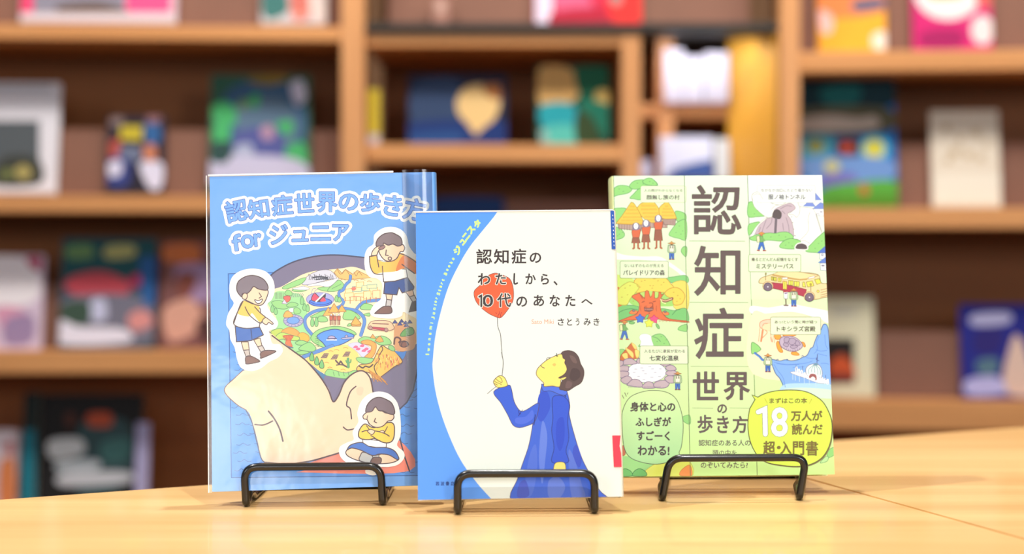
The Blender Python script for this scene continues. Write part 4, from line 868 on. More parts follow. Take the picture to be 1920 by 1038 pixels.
# ================================================================== the table
table = empty('table', (.12, .9, FLOOR), label='light maple reading table with straight angled rear edge holding the three upright books', category='table')
def rear(x): return 1.219+(x+.217)*.565
def slab(name, poly, m, z0=-.028, z1=0.0, bev=.0012):
    bm = bmesh.new(); a = [bm.verts.new((x-.12, y-.9, z1-FLOOR)) for x, y in poly]; b = [bm.verts.new((x-.12, y-.9, z0-FLOOR)) for x, y in poly]
    n = len(poly); bm.faces.new(a); bm.faces.new(b[::-1])
    for i in range(n): bm.faces.new((a[i], b[i], b[(i+1) % n], a[(i+1) % n]))
    bmesh.ops.recalc_face_normals(bm, faces=bm.faces)
    if bev: bmesh.ops.bevel(bm, geom=[e for e in bm.edges if len({round(v.co.z, 4) for v in e.verts}) == 1], offset=bev, segments=2, affect='EDGES')
    return bm_obj(name, bm, m, table)
jt = Vector((.1616, 1.433)); jd = (Vector((.299, .995))-jt).normalized(); jb = jt+jd*1.3; g = Vector((-jd.y, jd.x))*.0010
if g.x < 0: g = -g
slab('tabletop_panel', [(-1.15, rear(-1.15)), (-1.15, .17), (jb.x-g.x*.5, .17), (jt.x-g.x*.5, rear(jt.x))], M['table'])
slab('tabletop_panel', [(jt.x+g.x*.5, rear(jt.x)), (jb.x+g.x*.5, .17), (1.3, .17), (1.3, rear(1.3))], M['table'])
slab('joint_strip', [(jt.x-.02, rear(jt.x)-.02), (jb.x-.02, .18), (jb.x+.02, .18), (jt.x+.02, rear(jt.x)-.02)], M['dark_gap'], -.02, -.004, 0)
slab('apron', [(-1.05, rear(-1.05)-.08), (-1.05, .25), (1.2, .25), (1.2, rear(1.2)-.08)], M['table_edge'], -.09, -.0285, 0)
for x, y in ((-1.0, .32), (1.12, .32), (-1.0, rear(-1.0)-.14), (1.12, rear(1.12)-.14), (.1, rear(.1)-.14)):
    box('leg', (x-.12-.03, y-.9-.03, 0), (x-.12+.03, y-.9+.03, .631), M['metal_grey'], table, .003)

# ================================================================== three featured books
PL = Pose((-.1964, 1.1153, .0097), .062, .1478, .0217); WL, HL = .1500, .210
PC = Pose((-.0600, 1.0863, .0086), .0309, .2011, .0114); WC, HC = .130, .188
PR = Pose((.0738, 1.1637, .0130), .042, .1737, .0057); WR, HR_ = .148, .210
cov = {'L': mat('blue_cover_board', (96, 160, 235), .4, coat=.6, coat_rough=.1), 'C': mat('white_cover_board', (240, 240, 234), .4, coat=.4), 'R': mat('pale_green_cover_board', (232, 244, 176), .45, coat=.3)}
bl = book('paperback', 'blue picture book with three cut-out boys and a giant head, leftmost on the table', PL, WL, HL, .012, cov['L'], 'right', 'featured books on wire stands', ink_left(PL, WL, HL), M['print_film'])
bc = book('paperback', 'white and blue book with a child in a blue coat holding a red balloon', PC, WC, HC, .012, cov['C'], 'right', 'featured books on wire stands', ink_centre(PC, WC, HC), M['print'])
br = book('paperback', 'thick pale green book with large grey title characters, rightmost on the table', PR, WR, HR_, .022, cov['R'], 'left', 'featured books on wire stands', ink_right(PR, WR, HR_), M['print'])

# clear jackets: thin film with open edges standing proud of the covers
def film_mat():
    m = bpy.data.materials.new('clear_book_film'); m.use_nodes = True; nt = m.node_tree; nt.nodes.clear()
    out = nt.nodes.new('ShaderNodeOutputMaterial'); mx = nt.nodes.new('ShaderNodeMixShader'); tr = nt.nodes.new('ShaderNodeBsdfTransparent'); gl = nt.nodes.new('ShaderNodeBsdfGlossy')
    lw = nt.nodes.new('ShaderNodeFresnel'); lw.inputs[0].default_value = 1.45; gl.inputs['Roughness'].default_value = .12
    tr.inputs[0].default_value = (.97, .98, .97, 1)
    nt.links.new(lw.outputs[0], mx.inputs[0]); nt.links.new(tr.outputs[0], mx.inputs[1]); nt.links.new(gl.outputs[0], mx.inputs[2]); nt.links.new(mx.outputs[0], out.inputs[0])
    return m
M['film'] = film_mat(); M['film_edge'] = mat('milky_film_edge', (236, 238, 238), .3, coat=.5)
def film(parent, x0, x1, H, z, edge_x, er=.00035):
    mesh_obj('clear_film', [(x0, -.0006, z), (x1, -.0006, z), (x1, H+.0004, z), (x0, H+.0004, z)], [(0, 1, 2, 3)], M['film'], parent)
    bm = tube_bm([(edge_x, -.0006, z), (edge_x, H+.0004, z)], er, 6); bm_obj('film_edge', bm, M['film_edge'], parent)
film(bl, -.0022, 0, HL, .0001, -.0022)
bm = tube_bm([(-.001, HL+.0004, 0), (WL*.82, HL+.0006, 0)], .0007, 6); bm_obj('film_fold', bm, M['film_edge'], bl)
bm = tube_bm([(-.001, HC, 0), (WC, HC, 0)], .00055, 6); bm_obj('film_fold', bm, M['film_edge'], bc)
# curled jacket fold over the spine of the left book
bm = bmesh.new(); rows = []
for k in range(15):
    t = k/14; x = WL*.86+t*(WL*.14+.0008); z = .0009+.0022*math.sin(PI*min(1, t*1.15))-.002*max(0, t-.85)/.15
    rows.append((x, z))
v = [[bm.verts.new((x, y, z)) for x, z in rows] for y in (-.0002, HL+.0016)]
for k in range(14): bm.faces.new((v[0][k], v[0][k+1], v[1][k+1], v[1][k]))
bm_obj('jacket_fold', bm, M['film'], bl, smooth=True)
# spine edge strip and red label of the centre book, spine lettering of the right book
def on(pose, px, py):
    h = hit(px, py, pose.o, pose.n)-pose.o; return h.dot(pose.u), h.dot(pose.v)
def sticker(name, pose, quad, m, parent, z=.0006, **kw):
    q = [on(pose, *p) for p in quad]
    bm = bmesh.new(); a = [bm.verts.new((*p, z)) for p in q]; b = [bm.verts.new((*p, z-.0004)) for p in q]; n = len(q)
    bm.faces.new(a); bm.faces.new(b[::-1])
    for i in range(n): bm.faces.new((a[i], b[i], b[(i+1) % n], a[(i+1) % n]))
    return bm_obj(name, bm, m, parent, **kw)
sticker('spine_strip', PC, [(1144.5, 395.5), (1151, 395.5), (1154, 467), (1147, 467)], mat('deep_blue_strip', (12, 78, 176), .4, coat=.4), bc, label='deep blue strip at the spine edge')
for k in range(9):
    y = 403+k*7; sticker('stitch_mark', PC, [(1148.0+k*.3, y), (1149.2+k*.3, y), (1149.4+k*.3, y+2.6), (1148.2+k*.3, y+2.6)], M['film_edge'], bc, .0009)
sticker('red_label', PC, [(1148, 816), (1163.5, 816), (1161.5, 836), (1164.5, 850), (1165.5, 875), (1151, 875)], mat('red_label_paper', (238, 18, 52), .45, coat=.3), bc, label='red classification label at the spine edge')
def spine_letters():
    p = Print((Vector((0, 0, 0)), Vector((1, 0, 0)), Vector((0, 0, 1)), Vector((0, -1, 0))), 1, 1, base=0)
    V, F = [], []
    for s_, y0, y1 in (('認', .176, .190), ('知', .158, .172), ('症', .140, .154), ('世', .124, .136), ('界', .110, .122)):
        for t in glyph(s_)[0]:
            i0 = len(V)
            for (x, y) in t: V.append((-.0025, y0+(y+.1)*(y1-y0), -.006-(.014*0)-x*(.012)))
            F.append((i0, i0+1, i0+2))
    o = mesh_obj('spine_title', V, F, mat('dark_brown_ink', (84, 68, 62), .6), br)
spine_letters()

# ================================================================== wire book stands
def stand(label, pose, W, T, xl, xr, y, h=.026, lean=0.0, yl=0.0, kk=(0.0, 0.0)):
    """xl, xr: centres of the two front feet on the table; lip in front, runners under the book, loop up its back"""
    r = .0026; e = empty('book_stand', ((xl+xr)/2, y, 0), label=label, category='book stand', group='black wire book stands')
    L = (xl-xr)/2; R = -L
    zs = min((pose.M @ Vector((W*.5, 0, 0))).z, (pose.M @ Vector((W*.5, 0, -T))).z)-r-.0002
    ybk = (pose.M @ Vector((W*.5, 0, -T))).y-y
    dy = yl
    lip = fillet([(L, dy*0, r), (L+lean, 0, h), (R+lean, dy, h), (R, dy, r)], .009, 8)
    # feet turn back under the book; the same wire climbs at the rear into the back loop
    def side(X, dY, kx):
        return fillet([(X+kx*(.06+ybk), .06+ybk+dY, r), (X+kx*(ybk+.012), ybk+.012+dY, r), (X+kx*(ybk+.004), ybk+.004+dY, max(zs, r)), (X+kx*.012, max(.012, ybk-T-.004)+dY, max(zs, r)), (X+kx*.004, .005+dY, r), (X, dY, r), (X+lean*.35, dY, .010)], .004, 5)
    left, right = side(L, 0, kk[0]), side(R, dy, kk[1])
    bm = tube_bm([Vector(p) for p in left[:-1]]+lip[1:-1]+[Vector(p) for p in right[::-1]][1:], r, 14); bm_obj('frame', bm, M['wire'], e, smooth=True)
    bm = tube_bm([left[0], right[0]], r, 10); bm_obj('rear_bar', bm, M['wire'], e, smooth=True)
    top = .13; a = math.tan(math.acos(max(-1, min(1, pose.v.z))))
    yb = lambda z: ybk+.0045+z*a
    bm = tube_bm(fillet([(L+kk[0]*ybk, yb(0)+.004, zs), (L+kk[0]*ybk, yb(top), top), (R+kk[1]*ybk, yb(top)+dy, top), (R+kk[1]*ybk, yb(0)+dy+.004, zs)], .012, 8), r, 12); bm_obj('back_rest', bm, M['wire'], e, smooth=True)
    return e
stand('black wire book stand whose lip holds the blue picture book', PL, WL, .012, -.1738, -.0850, 1.1125, .0262, -.0012, .006)
stand('black wire book stand in front of the white balloon book, nearest the viewer', PC, WC, .012, -.0345, .0525, 1.0795, .0262, .0, .003)
stand('black wire book stand with leaning lip under the thick pale green book', PR, WR, .022, .1005, .1925, 1.1380, .0290, .0046, .003, (.11, .19))

# ================================================================== shelving behind
BAYS = {}
class Bay:
    """vertical front plane of a shelving unit: local x along the front, y into the depth"""
    def __init__(s, px, Y, yaw, label, name='bookcase', group='shelving units behind the table'):
        p = at_y(px, 500, Y); s.o = Vector((p.x, p.y, FLOOR)); s.yaw = yaw
        s.R = Matrix.Rotation(yaw, 3, 'Z'); s.n = s.R @ Vector((0, -1, 0)); s.ax = s.R @ Vector((1, 0, 0)); s.dir = s.R @ Vector((0, 1, 0))
        s.e = empty(name, s.o, (0, 0, yaw), label=label, category='bookshelf', group=group)
    def loc(s, px, py, depth=0.0):
        h = hit(px, py, s.o+s.dir*depth, s.n)-s.o; return h.dot(s.ax), h.z
    def board(s, name, px0, py0, px1, py1, d0, d1, m, bevel=.0015, **kw):
        x0, z1 = s.loc(px0, py0, d0); x1, z0 = s.loc(px1, py1, d0)
        return box(name, (x0, d0, z0), (x1, d1, z1), m, s.e, bevel, **kw)
    def rest(s, px0, px1, ztop, x_off=.0, d=.073, h=.13, tilt=.22):
        x0, _ = s.loc(px0, 300); x1, _ = s.loc(px1, 300)
        bm = box_bm(x0, 0, 0, x1, .008, h); Rm = Matrix.Rotation(-tilt, 4, 'X')
        bm.transform(Matrix.Translation((0, d, ztop)) @ Rm); return bm_obj('display_rest', bm, M['rest'], s.e)

bookn = [0]
def bgbook(bay, label, px0, px1, ybot_hint, ytop, ztop, depth=.055, T=.012, tilt=.22, roll=0.0, yaw=0.0, art=None, base=(200, 200, 200), group=None, name='display_book', cat='book', Wm=None):
    """a book standing on the shelf whose upper face is at ztop (bay-local), its lower corners seen at px0..px1, top edge at ytop"""
    x0, _ = bay.loc(px0, ybot_hint, depth); x1, _ = bay.loc(px1, ybot_hint, depth); W = Wm or (x1-x0)
    o = bay.o+bay.ax*x0+bay.dir*depth+Vector((0, 0, ztop+T*math.sin(tilt)+abs(W*math.sin(roll) if roll < 0 else 0)))
    P0 = Pose(o, bay.yaw+yaw, tilt, roll)
    top = hit((px0+px1)/2, ytop, P0.o, P0.n)-P0.o; H = top.dot(P0.v)
    pr = Print(P0.frame(), W, H, eps=1e-5, base=5e-5, tone=lambda c: tuple(245*(x/255.0)**1.15 for x in c)); pr.view(); pr.f(base, [(px0-90, ytop-90), (px1+90, ytop-90), (px1+90, ybot_hint+90), (px0-90, ybot_hint+90)], sm=False)
    if art: art(pr)
    m = mat('cover_of_'+'_'.join(label.split()[:3]), base, .6, spec=.3)
    return book(name, label, P0, W, H, T, m, 'left', group, pr, M['print_bg'], cat)

# ---- left bay
LB = Bay(684, 3.2, .066, 'oak bookshelf with brown back, left of the two upright posts')
L_ROWS = [(-268, -235), (41, 77), (364, 398), (660, 697), (975, 1010)]
zt = []
for y0, y1 in L_ROWS:
    LB.board('shelf', -420, y0, 640, y1, 0.0, .30, M['board']); zt.append(LB.loc(640, y0)[1])
x0, _ = LB.loc(640, 300); x1, _ = LB.loc(684, 300); xL, _ = LB.loc(-460, 300)
ztopL = zt[0]+.03
box('side_panel', (x0, -.004, 0), (x1, .32, ztopL), M['post'], LB.e, .002)
box('side_panel', (xL-.03, -.004, 0), (xL, .32, ztopL), M['post'], LB.e, .002)
box('back_panel', (xL, .30, .0), (x0, .312, ztopL), M['back'], LB.e)
box('plinth', (xL, .01, 0), (x0, .03, .08), M['board'], LB.e)
for i in (1, 2, 3): LB.rest(-440, 636, zt[i])
G1 = 'display books on the left shelving'
def a_(p):
    p.r((236, 70, 130), 30, -80, 62, 24); p.r((150, 150, 170), 62, -80, 235, 24); p.r((240, 96, 156), 236, -80, 320, 28); p.f((110, 90, 80), "110,10 190,5 240,24 120,26"); p.r((220, 214, 226), 30, 24, 330, 60)
bgbook(LB, 'wide pink and grey landscape book on the upper left shelf', 38, 330, 38, -120, zt[1], art=a_, base=(222, 200, 216), group=G1)
def a_(p):
    p.f((70, 130, 130), "490,-10 530,-20 540,20 500,36"); p.f((226, 150, 140), "545,-30 575,-30 580,30 548,34"); p.f((236, 226, 226), "580,-40 612,-40 612,36 585,30"); p.e((200, 60, 60), 560, 5, 8)
bgbook(LB, 'small pale book with teal and red patches beside the left post', 490, 612, 40, -120, zt[1], art=a_, base=(206, 206, 216), group=G1)
def a_(p):
    p.r((96, 104, 112), -40, 226, 74, 345); p.f((70, 74, 70), "0,300 30,290 74,300 74,345 -20,345"); p.f((180, 170, 110), "28,318 45,308 60,322 50,336 34,334"); p.f((120, 130, 80), "0,322 20,316 26,330 5,336"); p.r((190, 196, 210), -40, 160, 96, 170)
bgbook(LB, 'white-framed grey photo book cut off by the left side of the picture', -42, 105, 360, 155, zt[2], art=a_, base=(232, 232, 244), group=G1)
def a_(p):
    p.f((206, 190, 60), "226,236 268,236 266,264 224,262", sm=False); p.f((54, 110, 170), "272,232 300,236 298,268 274,266"); p.f((190, 90, 80), "206,268 226,262 222,300 208,300"); p.f((120, 130, 160), "226,276 262,276 262,300 226,300"); p.f((60, 76, 150), "200,302 240,298 240,345 204,346")
    p.f((226, 226, 250), "262,306 304,306 302,350 280,352"); p.f((226, 226, 250), "204,306 226,302 226,326 206,330"); p.f((210, 140, 110), "270,274 290,272 292,300 272,300"); p.f((150, 130, 130), "208,222 230,220 228,234 208,234"); p.f((160, 120, 130), "276,214 300,216 298,230 278,230")
bgbook(LB, 'small dark paperback with yellow title patch on the left shelf', 200, 306, 358, 217, zt[2], art=a_, base=(44, 40, 62), group=G1)
def a_(p):
    p.f((70, 110, 150), "420,180 480,150 560,170 570,260 500,300 430,260"); p.f((104, 132, 160), "440,200 520,180 560,230 530,290 460,270")
    for q in ("398,200 430,192 444,226 410,240", "400,238 428,232 430,262 404,268", "470,180 486,178 484,200 468,198", "530,282 566,266 576,310 540,330 520,310", "520,230 548,226 546,250 522,250"): p.f((84, 190, 124), q)
    p.f((96, 104, 170), "440,250 520,240 530,300 450,310"); p.f((180, 190, 220), "440,276 470,270 474,300 450,310"); p.f((206, 206, 236), "396,300 450,290 560,300 578,345 396,345"); p.f((214, 214, 240), "544,160 566,150 574,184 556,196"); p.f((150, 130, 60), "462,148 520,140 540,150 500,160"); p.f((52, 90, 90), "398,270 430,266 430,300 400,304")
    p.f((196, 160, 186), "490,240 510,236 512,258 494,260"); p.f((120, 160, 120), "450,186 470,190 460,206 446,204")
bgbook(LB, 'large blue-green illustrated book above the blue picture book', 392, 580, 360, 140, zt[2], art=a_, base=(60, 112, 96), group=G1)
def a_(p):
    p.f((250, 246, 255), "-30,485 60,490 70,560 -20,570"); p.f((196, 60, 110), "50,484 76,484 74,506 58,500"); p.f((226, 170, 200), "-10,580 30,575 60,600 20,640"); p.f((170, 150, 190), "10,600 60,590 60,640 10,645")
bgbook(LB, 'white and pink magazine on the third left shelf at the picture edge', -60, 76, 650, 478, zt[3], art=a_, base=(222, 206, 230), group=G1)
def a_(p):
    p.f((34, 96, 106), "116,450 290,450 290,510 116,520"); p.f((120, 160, 110), "126,462 170,460 172,482 128,484"); p.f((206, 90, 106), "126,545 130,520 190,508 240,528 236,552 180,560"); p.f((130, 130, 150), "120,560 280,560 284,640 118,640"); p.f((206, 210, 240), "170,566 196,560 200,596 172,600"); p.f((70, 96, 84), "118,570 165,566 165,605 118,610")
    p.f((236, 236, 255), "114,600 150,612 230,616 240,640 112,644"); p.f((226, 160, 160), "240,592 270,580 288,606 250,620"); p.f((50, 110, 176), "262,490 292,486 292,560 270,570"); p.f((200, 60, 110), "244,520 262,514 262,535 246,536"); p.f((190, 190, 130), "200,462 250,460 250,480 200,484")
bgbook(LB, 'teal book with a red mushroom-shaped picture on the third left shelf', 110, 288, 650, 446, zt[3], art=a_, base=(60, 90, 110), group=G1)
def a_(p):
    p.f((214, 130, 80), "310,460 370,458 372,490 312,490"); p.f((176, 150, 190), "330,500 400,500 400,560 350,560"); p.f((226, 176, 160), "306,580 360,560 380,610 320,640"); p.f((150, 90, 80), "340,510 370,520 350,560 330,540"); p.f((96, 60, 60), "370,600 420,600 420,640 380,640")
bgbook(LB, 'brown and orange picture book partly behind the blue picture book', 300, 455, 650, 450, zt[3], art=a_, base=(140, 96, 96), group=G1)
def a_(p):
    p.f((236, 226, 236), "-10,800 20,796 30,850 -5,860"); p.f((220, 140, 90), "0,870 26,860 28,940 0,950"); p.f((206, 120, 120), "10,830 24,826 24,850 12,852")
bgbook(LB, 'pale orange and white book on the bottom left shelf at the picture edge', -90, 28, 975, 806, zt[4], art=a_, base=(206, 190, 200), group=G1)
def a_(p):
    p.r((24, 130, 150), 30, 805, 66, 990)
bgbook(LB, 'narrow book with teal lower band beside the tall black book', 36, 66, 975, 735, zt[4], art=a_, base=(20, 40, 40), group=G1, T=.02)
def a_(p):
    p.f((60, 90, 96), "150,796 240,792 242,900 150,930"); p.f((190, 90, 60), "165,776 205,774 208,798 168,798"); p.f((214, 220, 226), "92,826 150,822 155,850 98,860"); p.f((196, 206, 216), "110,866 180,862 182,880 112,884"); p.f((206, 210, 220), "120,888 240,884 240,904 118,910"); p.f((90, 50, 40), "122,776 140,774 140,798 124,798"); p.f((80, 130, 130), "190,830 240,822 240,860 196,862")
bgbook(LB, 'tall black book with grey lettering on the bottom left shelf', 68, 262, 975, 738, zt[4], .07, art=a_, base=(26, 24, 28), group=G1, T=.02)
bgbook(LB, 'thin lilac-white book edge right of the tall black book', 252, 275, 975, 792, zt[4], .045, base=(180, 176, 214), group=G1, T=.01)

# ---- centre bay
CB_ = Bay(684, 3.2, -.004, 'bookshelf between the posts with black counter board and inset cabinet')
xa, _ = CB_.loc(684, 300); xb, _ = CB_.loc(1460, 300)
zc0 = CB_.loc(900, 42)[1]
CB_.board('counter_board', 685, 43, 1458, 60, 0, .42, M['black'])
ztc = CB_.loc(900, 43)[1]
xs0, _ = CB_.loc(722, 20); xs1, _ = CB_.loc(1415, 20)
CB_.rest(722, 1415, ztc)
box('back_panel', (xa+.001, .42, 0), (xb, .432, ztopL), M['back'], CB_.e)
CB_.board('top_shelf', 685, -268, 1458, -235, 0, .42, M['board'])
CB_.board('rail', 685, 61, 1168, 86, .012, .40, M['board'])
CB_.board('cabinet_post', 1166, 61, 1200, 1340, .008, .40, M['post'])
CB_.board('shelf', 685, 270, 1166, 303, .012, .40, M['board'])
zs2 = CB_.loc(900, 270, .012)[1]
CB_.board('shelf', 685, 520, 1166, 552, .012, .40, M['board'])
zs3 = CB_.loc(900, 520, .012)[1]
CB_.rest(740, 1150, zs3, h=.152)
CB_.board('shelf', 685, 820, 1166, 852, .012, .40, M['board'])
CB_.board('plinth', 685, 1280, 1166, 1357, .02, .04, M['board'])
# inner rack further back, right of the cabinet post
d2 = .12
CB_.board('rack_post', 1232, 61, 1262, 1340, d2, .40, M['post'])
CB_.board('rack_shelf', 1196, 194, 1370, 222, d2+.005, .40, M['board'])
zr1 = CB_.loc(1300, 194, d2+.005)[1]
CB_.board('rack_shelf', 1196, 338, 1370, 365, d2+.005, .40, M['board'])
zr2 = CB_.loc(1300, 338, d2+.005)[1]
CB_.board('rack_shelf', 1196, 600, 1370, 628, d2+.005, .40, M['board'])
# golden angled side panel next to the right post
q0 = CB_.loc(1458, 300, .0); q1 = CB_.loc(1364, 300, .125)
bm = bmesh.new(); zA, zB = 0.0, CB_.loc(1458, 61)[1]
t_ = .02
vs = [(q0[0], .002), (q1[0], .125), (q1[0]+.03, .16), (q0[0]+.0, .03)]
a = [bm.verts.new((x, y, zB)) for x, y in vs]; b = [bm.verts.new((x, y, zA)) for x, y in vs]
bm.faces.new(a); bm.faces.new(b[::-1])
for i in range(4): bm.faces.new((a[i], b[i], b[(i+1) % 4], a[(i+1) % 4]))
bm_obj('golden_side_panel', bm, M['filler'], CB_.e, label='golden angled side panel')
zl = zB-.012
xl_, _ = CB_.loc(1300, 80, .05)
Lp_ = CB_.o+CB_.ax*xl_+CB_.dir*.03+Vector((0, 0, zl))
area('compartment_fill', Lp_, Lp_+Vector((0, .12, -.25)), .2, .32, (.95, .96, 1), .03)  # light added to brighten the binders and rack; no lamp is known here
G2 = 'display books on the centre shelving'
def a_(p):
    p.r((236, 226, 250), 1004, -60, 1036, 60); p.f((226, 110, 150), "1040,-20 1090,-20 1110,20 1050,30"); p.f((190, 30, 70), "1040,22 1140,16 1140,50 1040,50"); p.f((240, 60, 60), "1140,-10 1206,-20 1206,40 1150,40"); p.e((160, 150, 150), 1155, -2, 12)
bgbook(CB_, 'red and pink book with white edge on the black counter board', 1004, 1203, 42, -120, ztc, art=a_, base=(214, 50, 90), group=G2)
bgbook(CB_, 'small pale card stood on the black counter board', 812, 842, 42, -8, ztc, .04, art=lambda p: p.e((206, 176, 166), 826, 12, 9, 10), base=(170, 130, 120), group=G2, T=.004)
def a_(p):
    p.f((56, 80, 120), "775,160 860,150 860,230 780,240"); p.f((22, 60, 130), "770,230 950,228 950,270 770,270"); p.f((40, 86, 150), "775,250 860,246 860,268 775,268")
    p.f((236, 206, 150), "856,190 870,166 896,158 925,164 938,190 928,222 906,240 892,252 876,232 860,214"); p.f((190, 130, 80), "905,162 936,158 936,186 915,180")
bgbook(CB_, 'dark blue landscape book with a cream balloon shape', 766, 950, 268, 141, zs2, .06, art=a_, base=(26, 44, 80), group=G2, tilt=.16)
def a_(p):
    p.f((214, 176, 116), "1010,130 1050,122 1080,140 1084,180 1050,200 1012,196"); p.f((22, 110, 84), "1080,126 1140,124 1142,190 1090,180"); p.f((206, 180, 110), "1118,172 1140,170 1140,198 1118,200"); p.f((40, 170, 186), "1014,198 1074,196 1080,240 1020,240"); p.f((96, 196, 190), "1022,238 1078,236 1082,270 1026,270"); p.f((26, 130, 110), "1085,190 1145,200 1145,262 1120,240"); p.f((60, 84, 50), "1082,210 1110,220 1125,266 1082,268"); p.f((150, 190, 190), "1012,244 1024,244 1028,270 1016,270")
bgbook(CB_, 'green and teal book with a tan round shape beside the inner post', 1008, 1142, 268, 122, zs2, .06, art=a_, base=(20, 84, 70), group=G2, tilt=.14)
def a_(p):
    p.r((226, 206, 70), 684, 168, 710, 250); p.r((214, 210, 226), 684, 252, 712, 286)
bgbook(CB_, 'yellow-spined book with white foot tucked behind the left post', 690, 711, 276, 166, zs2, .03, art=a_, base=(196, 180, 90), group=G2, T=.02, tilt=.05)
def a_(p):
    p.f((26, 70, 130), "824,372 940,372 940,400 824,400")
bgbook(CB_, 'dark blue book just showing between the left and centre books', 812, 945, 518, 368, zs3, .06, art=a_, base=(22, 40, 84), group=G2)
G3 = 'white binders on the inner rack'
for k, (x0_, x1_, yt, lb) in enumerate(((1246, 1282, 92, 'white file binder at the left end of the inner rack row'), (1284, 1318, 106, 'shorter white file binder in the middle of the inner rack row'), (1322, 1366, 98, 'wide white file binder at the right end of the inner rack row'))):
    bgbook(CB_, lb, x0_, x1_, 200, yt, zr1, d2-.012, T=.10, tilt=0, base=(232, 230, 248), group=G3, name='file_binder', cat='binder', art=lambda p: (p.r((214, 212, 236), 1240, 130, 1370, 132), p.r((240, 214, 232), 1240, 190, 1370, 200)))
G4 = 'pale publications on the lower inner rack'
bgbook(CB_, 'white booklet with blue foot leaning on the lower inner rack', 1240, 1338, 330, 256, zr2, d2-.02, T=.01, tilt=.2, base=(222, 228, 255), group=G4, name='booklet', art=lambda p: p.f((70, 100, 170), "1260,318 1345,300 1345,345 1260,345"), cat='booklet')
bgbook(CB_, 'narrow cream booklet against the golden side panel', 1344, 1368, 330, 260, zr2, d2-.02, T=.01, tilt=.15, base=(226, 232, 240), group=G4, name='booklet', cat='booklet')
bgbook(CB_, 'small pale blue folder peeking up behind the pale green book', 1186, 1222, 330, 300, zr2, d2-.02, T=.01, tilt=.2, base=(200, 204, 236), group=G4, name='booklet', cat='booklet')

# ---- right bay
RB = Bay(1461, 3.2, -.105, 'oak bookshelf with brown back, right of the golden side panel')
R_ROWS = [(-268, -235), (97, 135), (390, 428), (750, 804), (1040, 1075)]
zr = []
xr0, _ = RB.loc(1461, 300); xr1, _ = RB.loc(1499, 300); xr2, _ = RB.loc(2330, 300)
for y0, y1 in R_ROWS:
    x_, zt_ = RB.loc(1499, y0); _, zb_ = RB.loc(1499, y1); box('shelf', (xr1, 0, zb_), (xr2, .30, zt_), M['board'], RB.e, .0015); zr.append(zt_)
box('side_panel', (xr0, -.004, 0), (xr1, .32, ztopL), M['post'], RB.e, .002); box('side_panel', (xr2, -.004, 0), (xr2+.03, .32, ztopL), M['post'], RB.e, .002)
box('back_panel', (xr1, .30, 0), (xr2, .312, ztopL), M['back'], RB.e); box('plinth', (xr1, .01, 0), (xr2, .03, .08), M['board'], RB.e)
for i in (1, 2, 3): RB.rest(1500, 2250, zr[i], h=(.2 if i == 1 else .13))
G5 = 'display books on the right shelving'
def a_(p):
    p.f((240, 150, 90), "1540,-40 1660,-40 1660,20 1545,30"); p.f((110, 110, 140), "1600,2 1655,-4 1660,14 1605,22"); p.f((250, 206, 206), "1536,20 1560,30 1560,60 1540,60"); p.f((246, 236, 226), "1636,66 1660,60 1662,90 1638,90")
bgbook(RB, 'orange and yellow magazine on the upper right shelf', 1536, 1662, 92, -140, zr[1], art=a_, base=(246, 186, 60), group=G5)
def a_(p):
    p.e((240, 236, 240), 1778, -20, 66, 58); p.f((150, 190, 90), "1745,-20 1800,-22 1800,-6 1745,-4"); p.f((170, 20, 110), "1730,60 1800,56 1800,88 1730,88"); p.e((236, 226, 232), 1842, 56, 22, 28); p.f((226, 110, 110), "1830,-20 1860,-20 1860,12 1834,10")
bgbook(RB, 'magenta magazine with a large white circle on the upper right shelf', 1714, 1862, 92, -140, zr[1], art=a_, base=(212, 36, 130), group=G5)
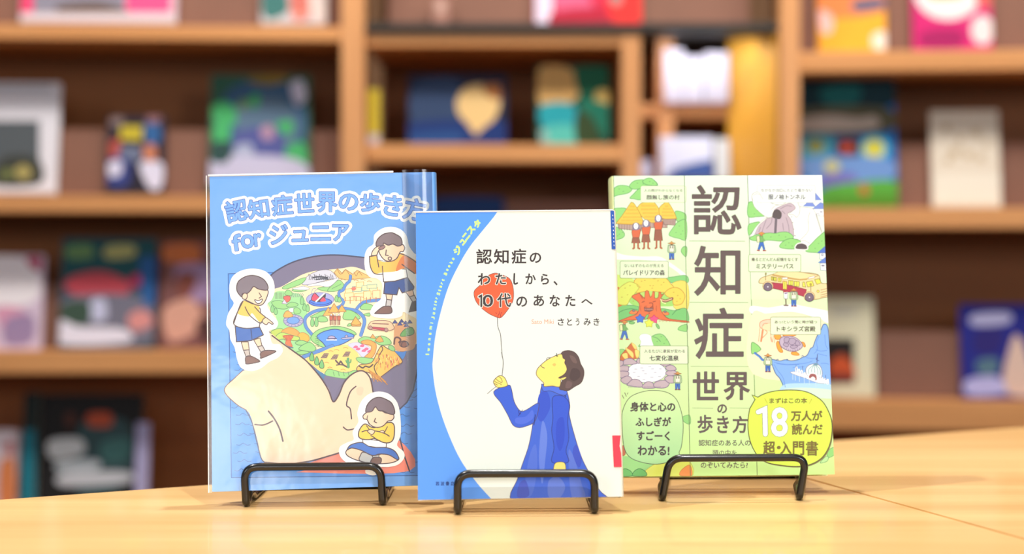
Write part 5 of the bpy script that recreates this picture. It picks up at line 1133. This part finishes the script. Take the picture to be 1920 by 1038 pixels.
def a_(p):
    p.f((24, 70, 84), "1490,148 1670,148 1665,200 1500,206"); p.f((30, 120, 124), "1540,166 1610,160 1604,196 1550,196"); p.f((110, 110, 90), "1490,206 1660,202 1664,246 1494,250"); p.f((206, 196, 190), "1506,222 1560,216 1610,222 1640,218 1640,240 1510,246")
    p.f((60, 160, 190), "1494,256 1560,254 1556,290 1496,296"); p.e((150, 150, 70), 1530, 274, 17, 13); p.f((90, 60, 60), "1570,262 1612,260 1612,290 1572,290"); p.e((206, 80, 60), 1588, 276, 12, 10); p.e((90, 190, 226), 1640, 278, 28, 26); p.e((224, 220, 90), 1639, 279, 19, 18)
    p.f((120, 160, 220), "1496,300 1660,296 1670,336 1550,350"); p.e((206, 206, 150), 1560, 312, 15, 13); p.f((130, 120, 200), "1540,330 1600,326 1600,350 1545,355"); p.f((96, 176, 70), "1540,356 1600,342 1684,340 1690,390 1540,390"); p.e((200, 110, 70), 1620, 356, 9, 11); p.f((90, 150, 40), "1560,370 1690,366 1690,390 1560,390")
bgbook(RB, 'large bright blue picture book with green foot, seen above the pale green book', 1492, 1684, 386, 150, zr[2], art=a_, base=(20, 120, 196), group=G5, roll=-.0, tilt=.26)
def a_(p):
    for q in ((1775, 240, 8), (1800, 260, 7), (1830, 250, 9), (1790, 285, 10), (1815, 290, 9), (1838, 296, 8), (1778, 300, 7), (1850, 270, 6)): p.e((206, 190, 166), *q)
    p.r((240, 236, 226), 1750, 325, 1876, 380)
bgbook(RB, 'small cream book with faint tan pattern on the right shelf', 1750, 1878, 386, 207, zr[2], art=a_, base=(232, 224, 212), group=G5)
def a_(p):
    p.r((40, 34, 34), 1540, 634, 1602, 720); p.f((206, 96, 50), "1556,680 1580,664 1602,690 1600,712 1560,714"); p.r((120, 50, 46), 1556, 700, 1602, 720); p.r((206, 206, 196), 1560, 578, 1604, 592)
bgbook(RB, 'cream book with a dark framed fire photograph behind the pale green book', 1512, 1642, 752, 556, zr[3], art=a_, base=(226, 224, 200), group=G5)
def a_(p):
    p.f((226, 200, 190), "1880,720 1888,670 1906,626 1930,680 1935,740 1890,738"); p.f((190, 190, 230), "1824,590 1890,586 1890,606 1826,610"); p.f((96, 130, 150), "1832,676 1870,672 1868,700 1836,700"); p.f((190, 190, 240), "1812,712 1870,706 1884,736 1816,740"); p.f((50, 40, 130), "1830,620 1880,618 1870,660 1830,660")
bgbook(RB, 'royal blue book with a pale cone shape at the right picture edge', 1806, 1960, 752, 570, zr[3], art=a_, base=(36, 44, 150), group=G5)
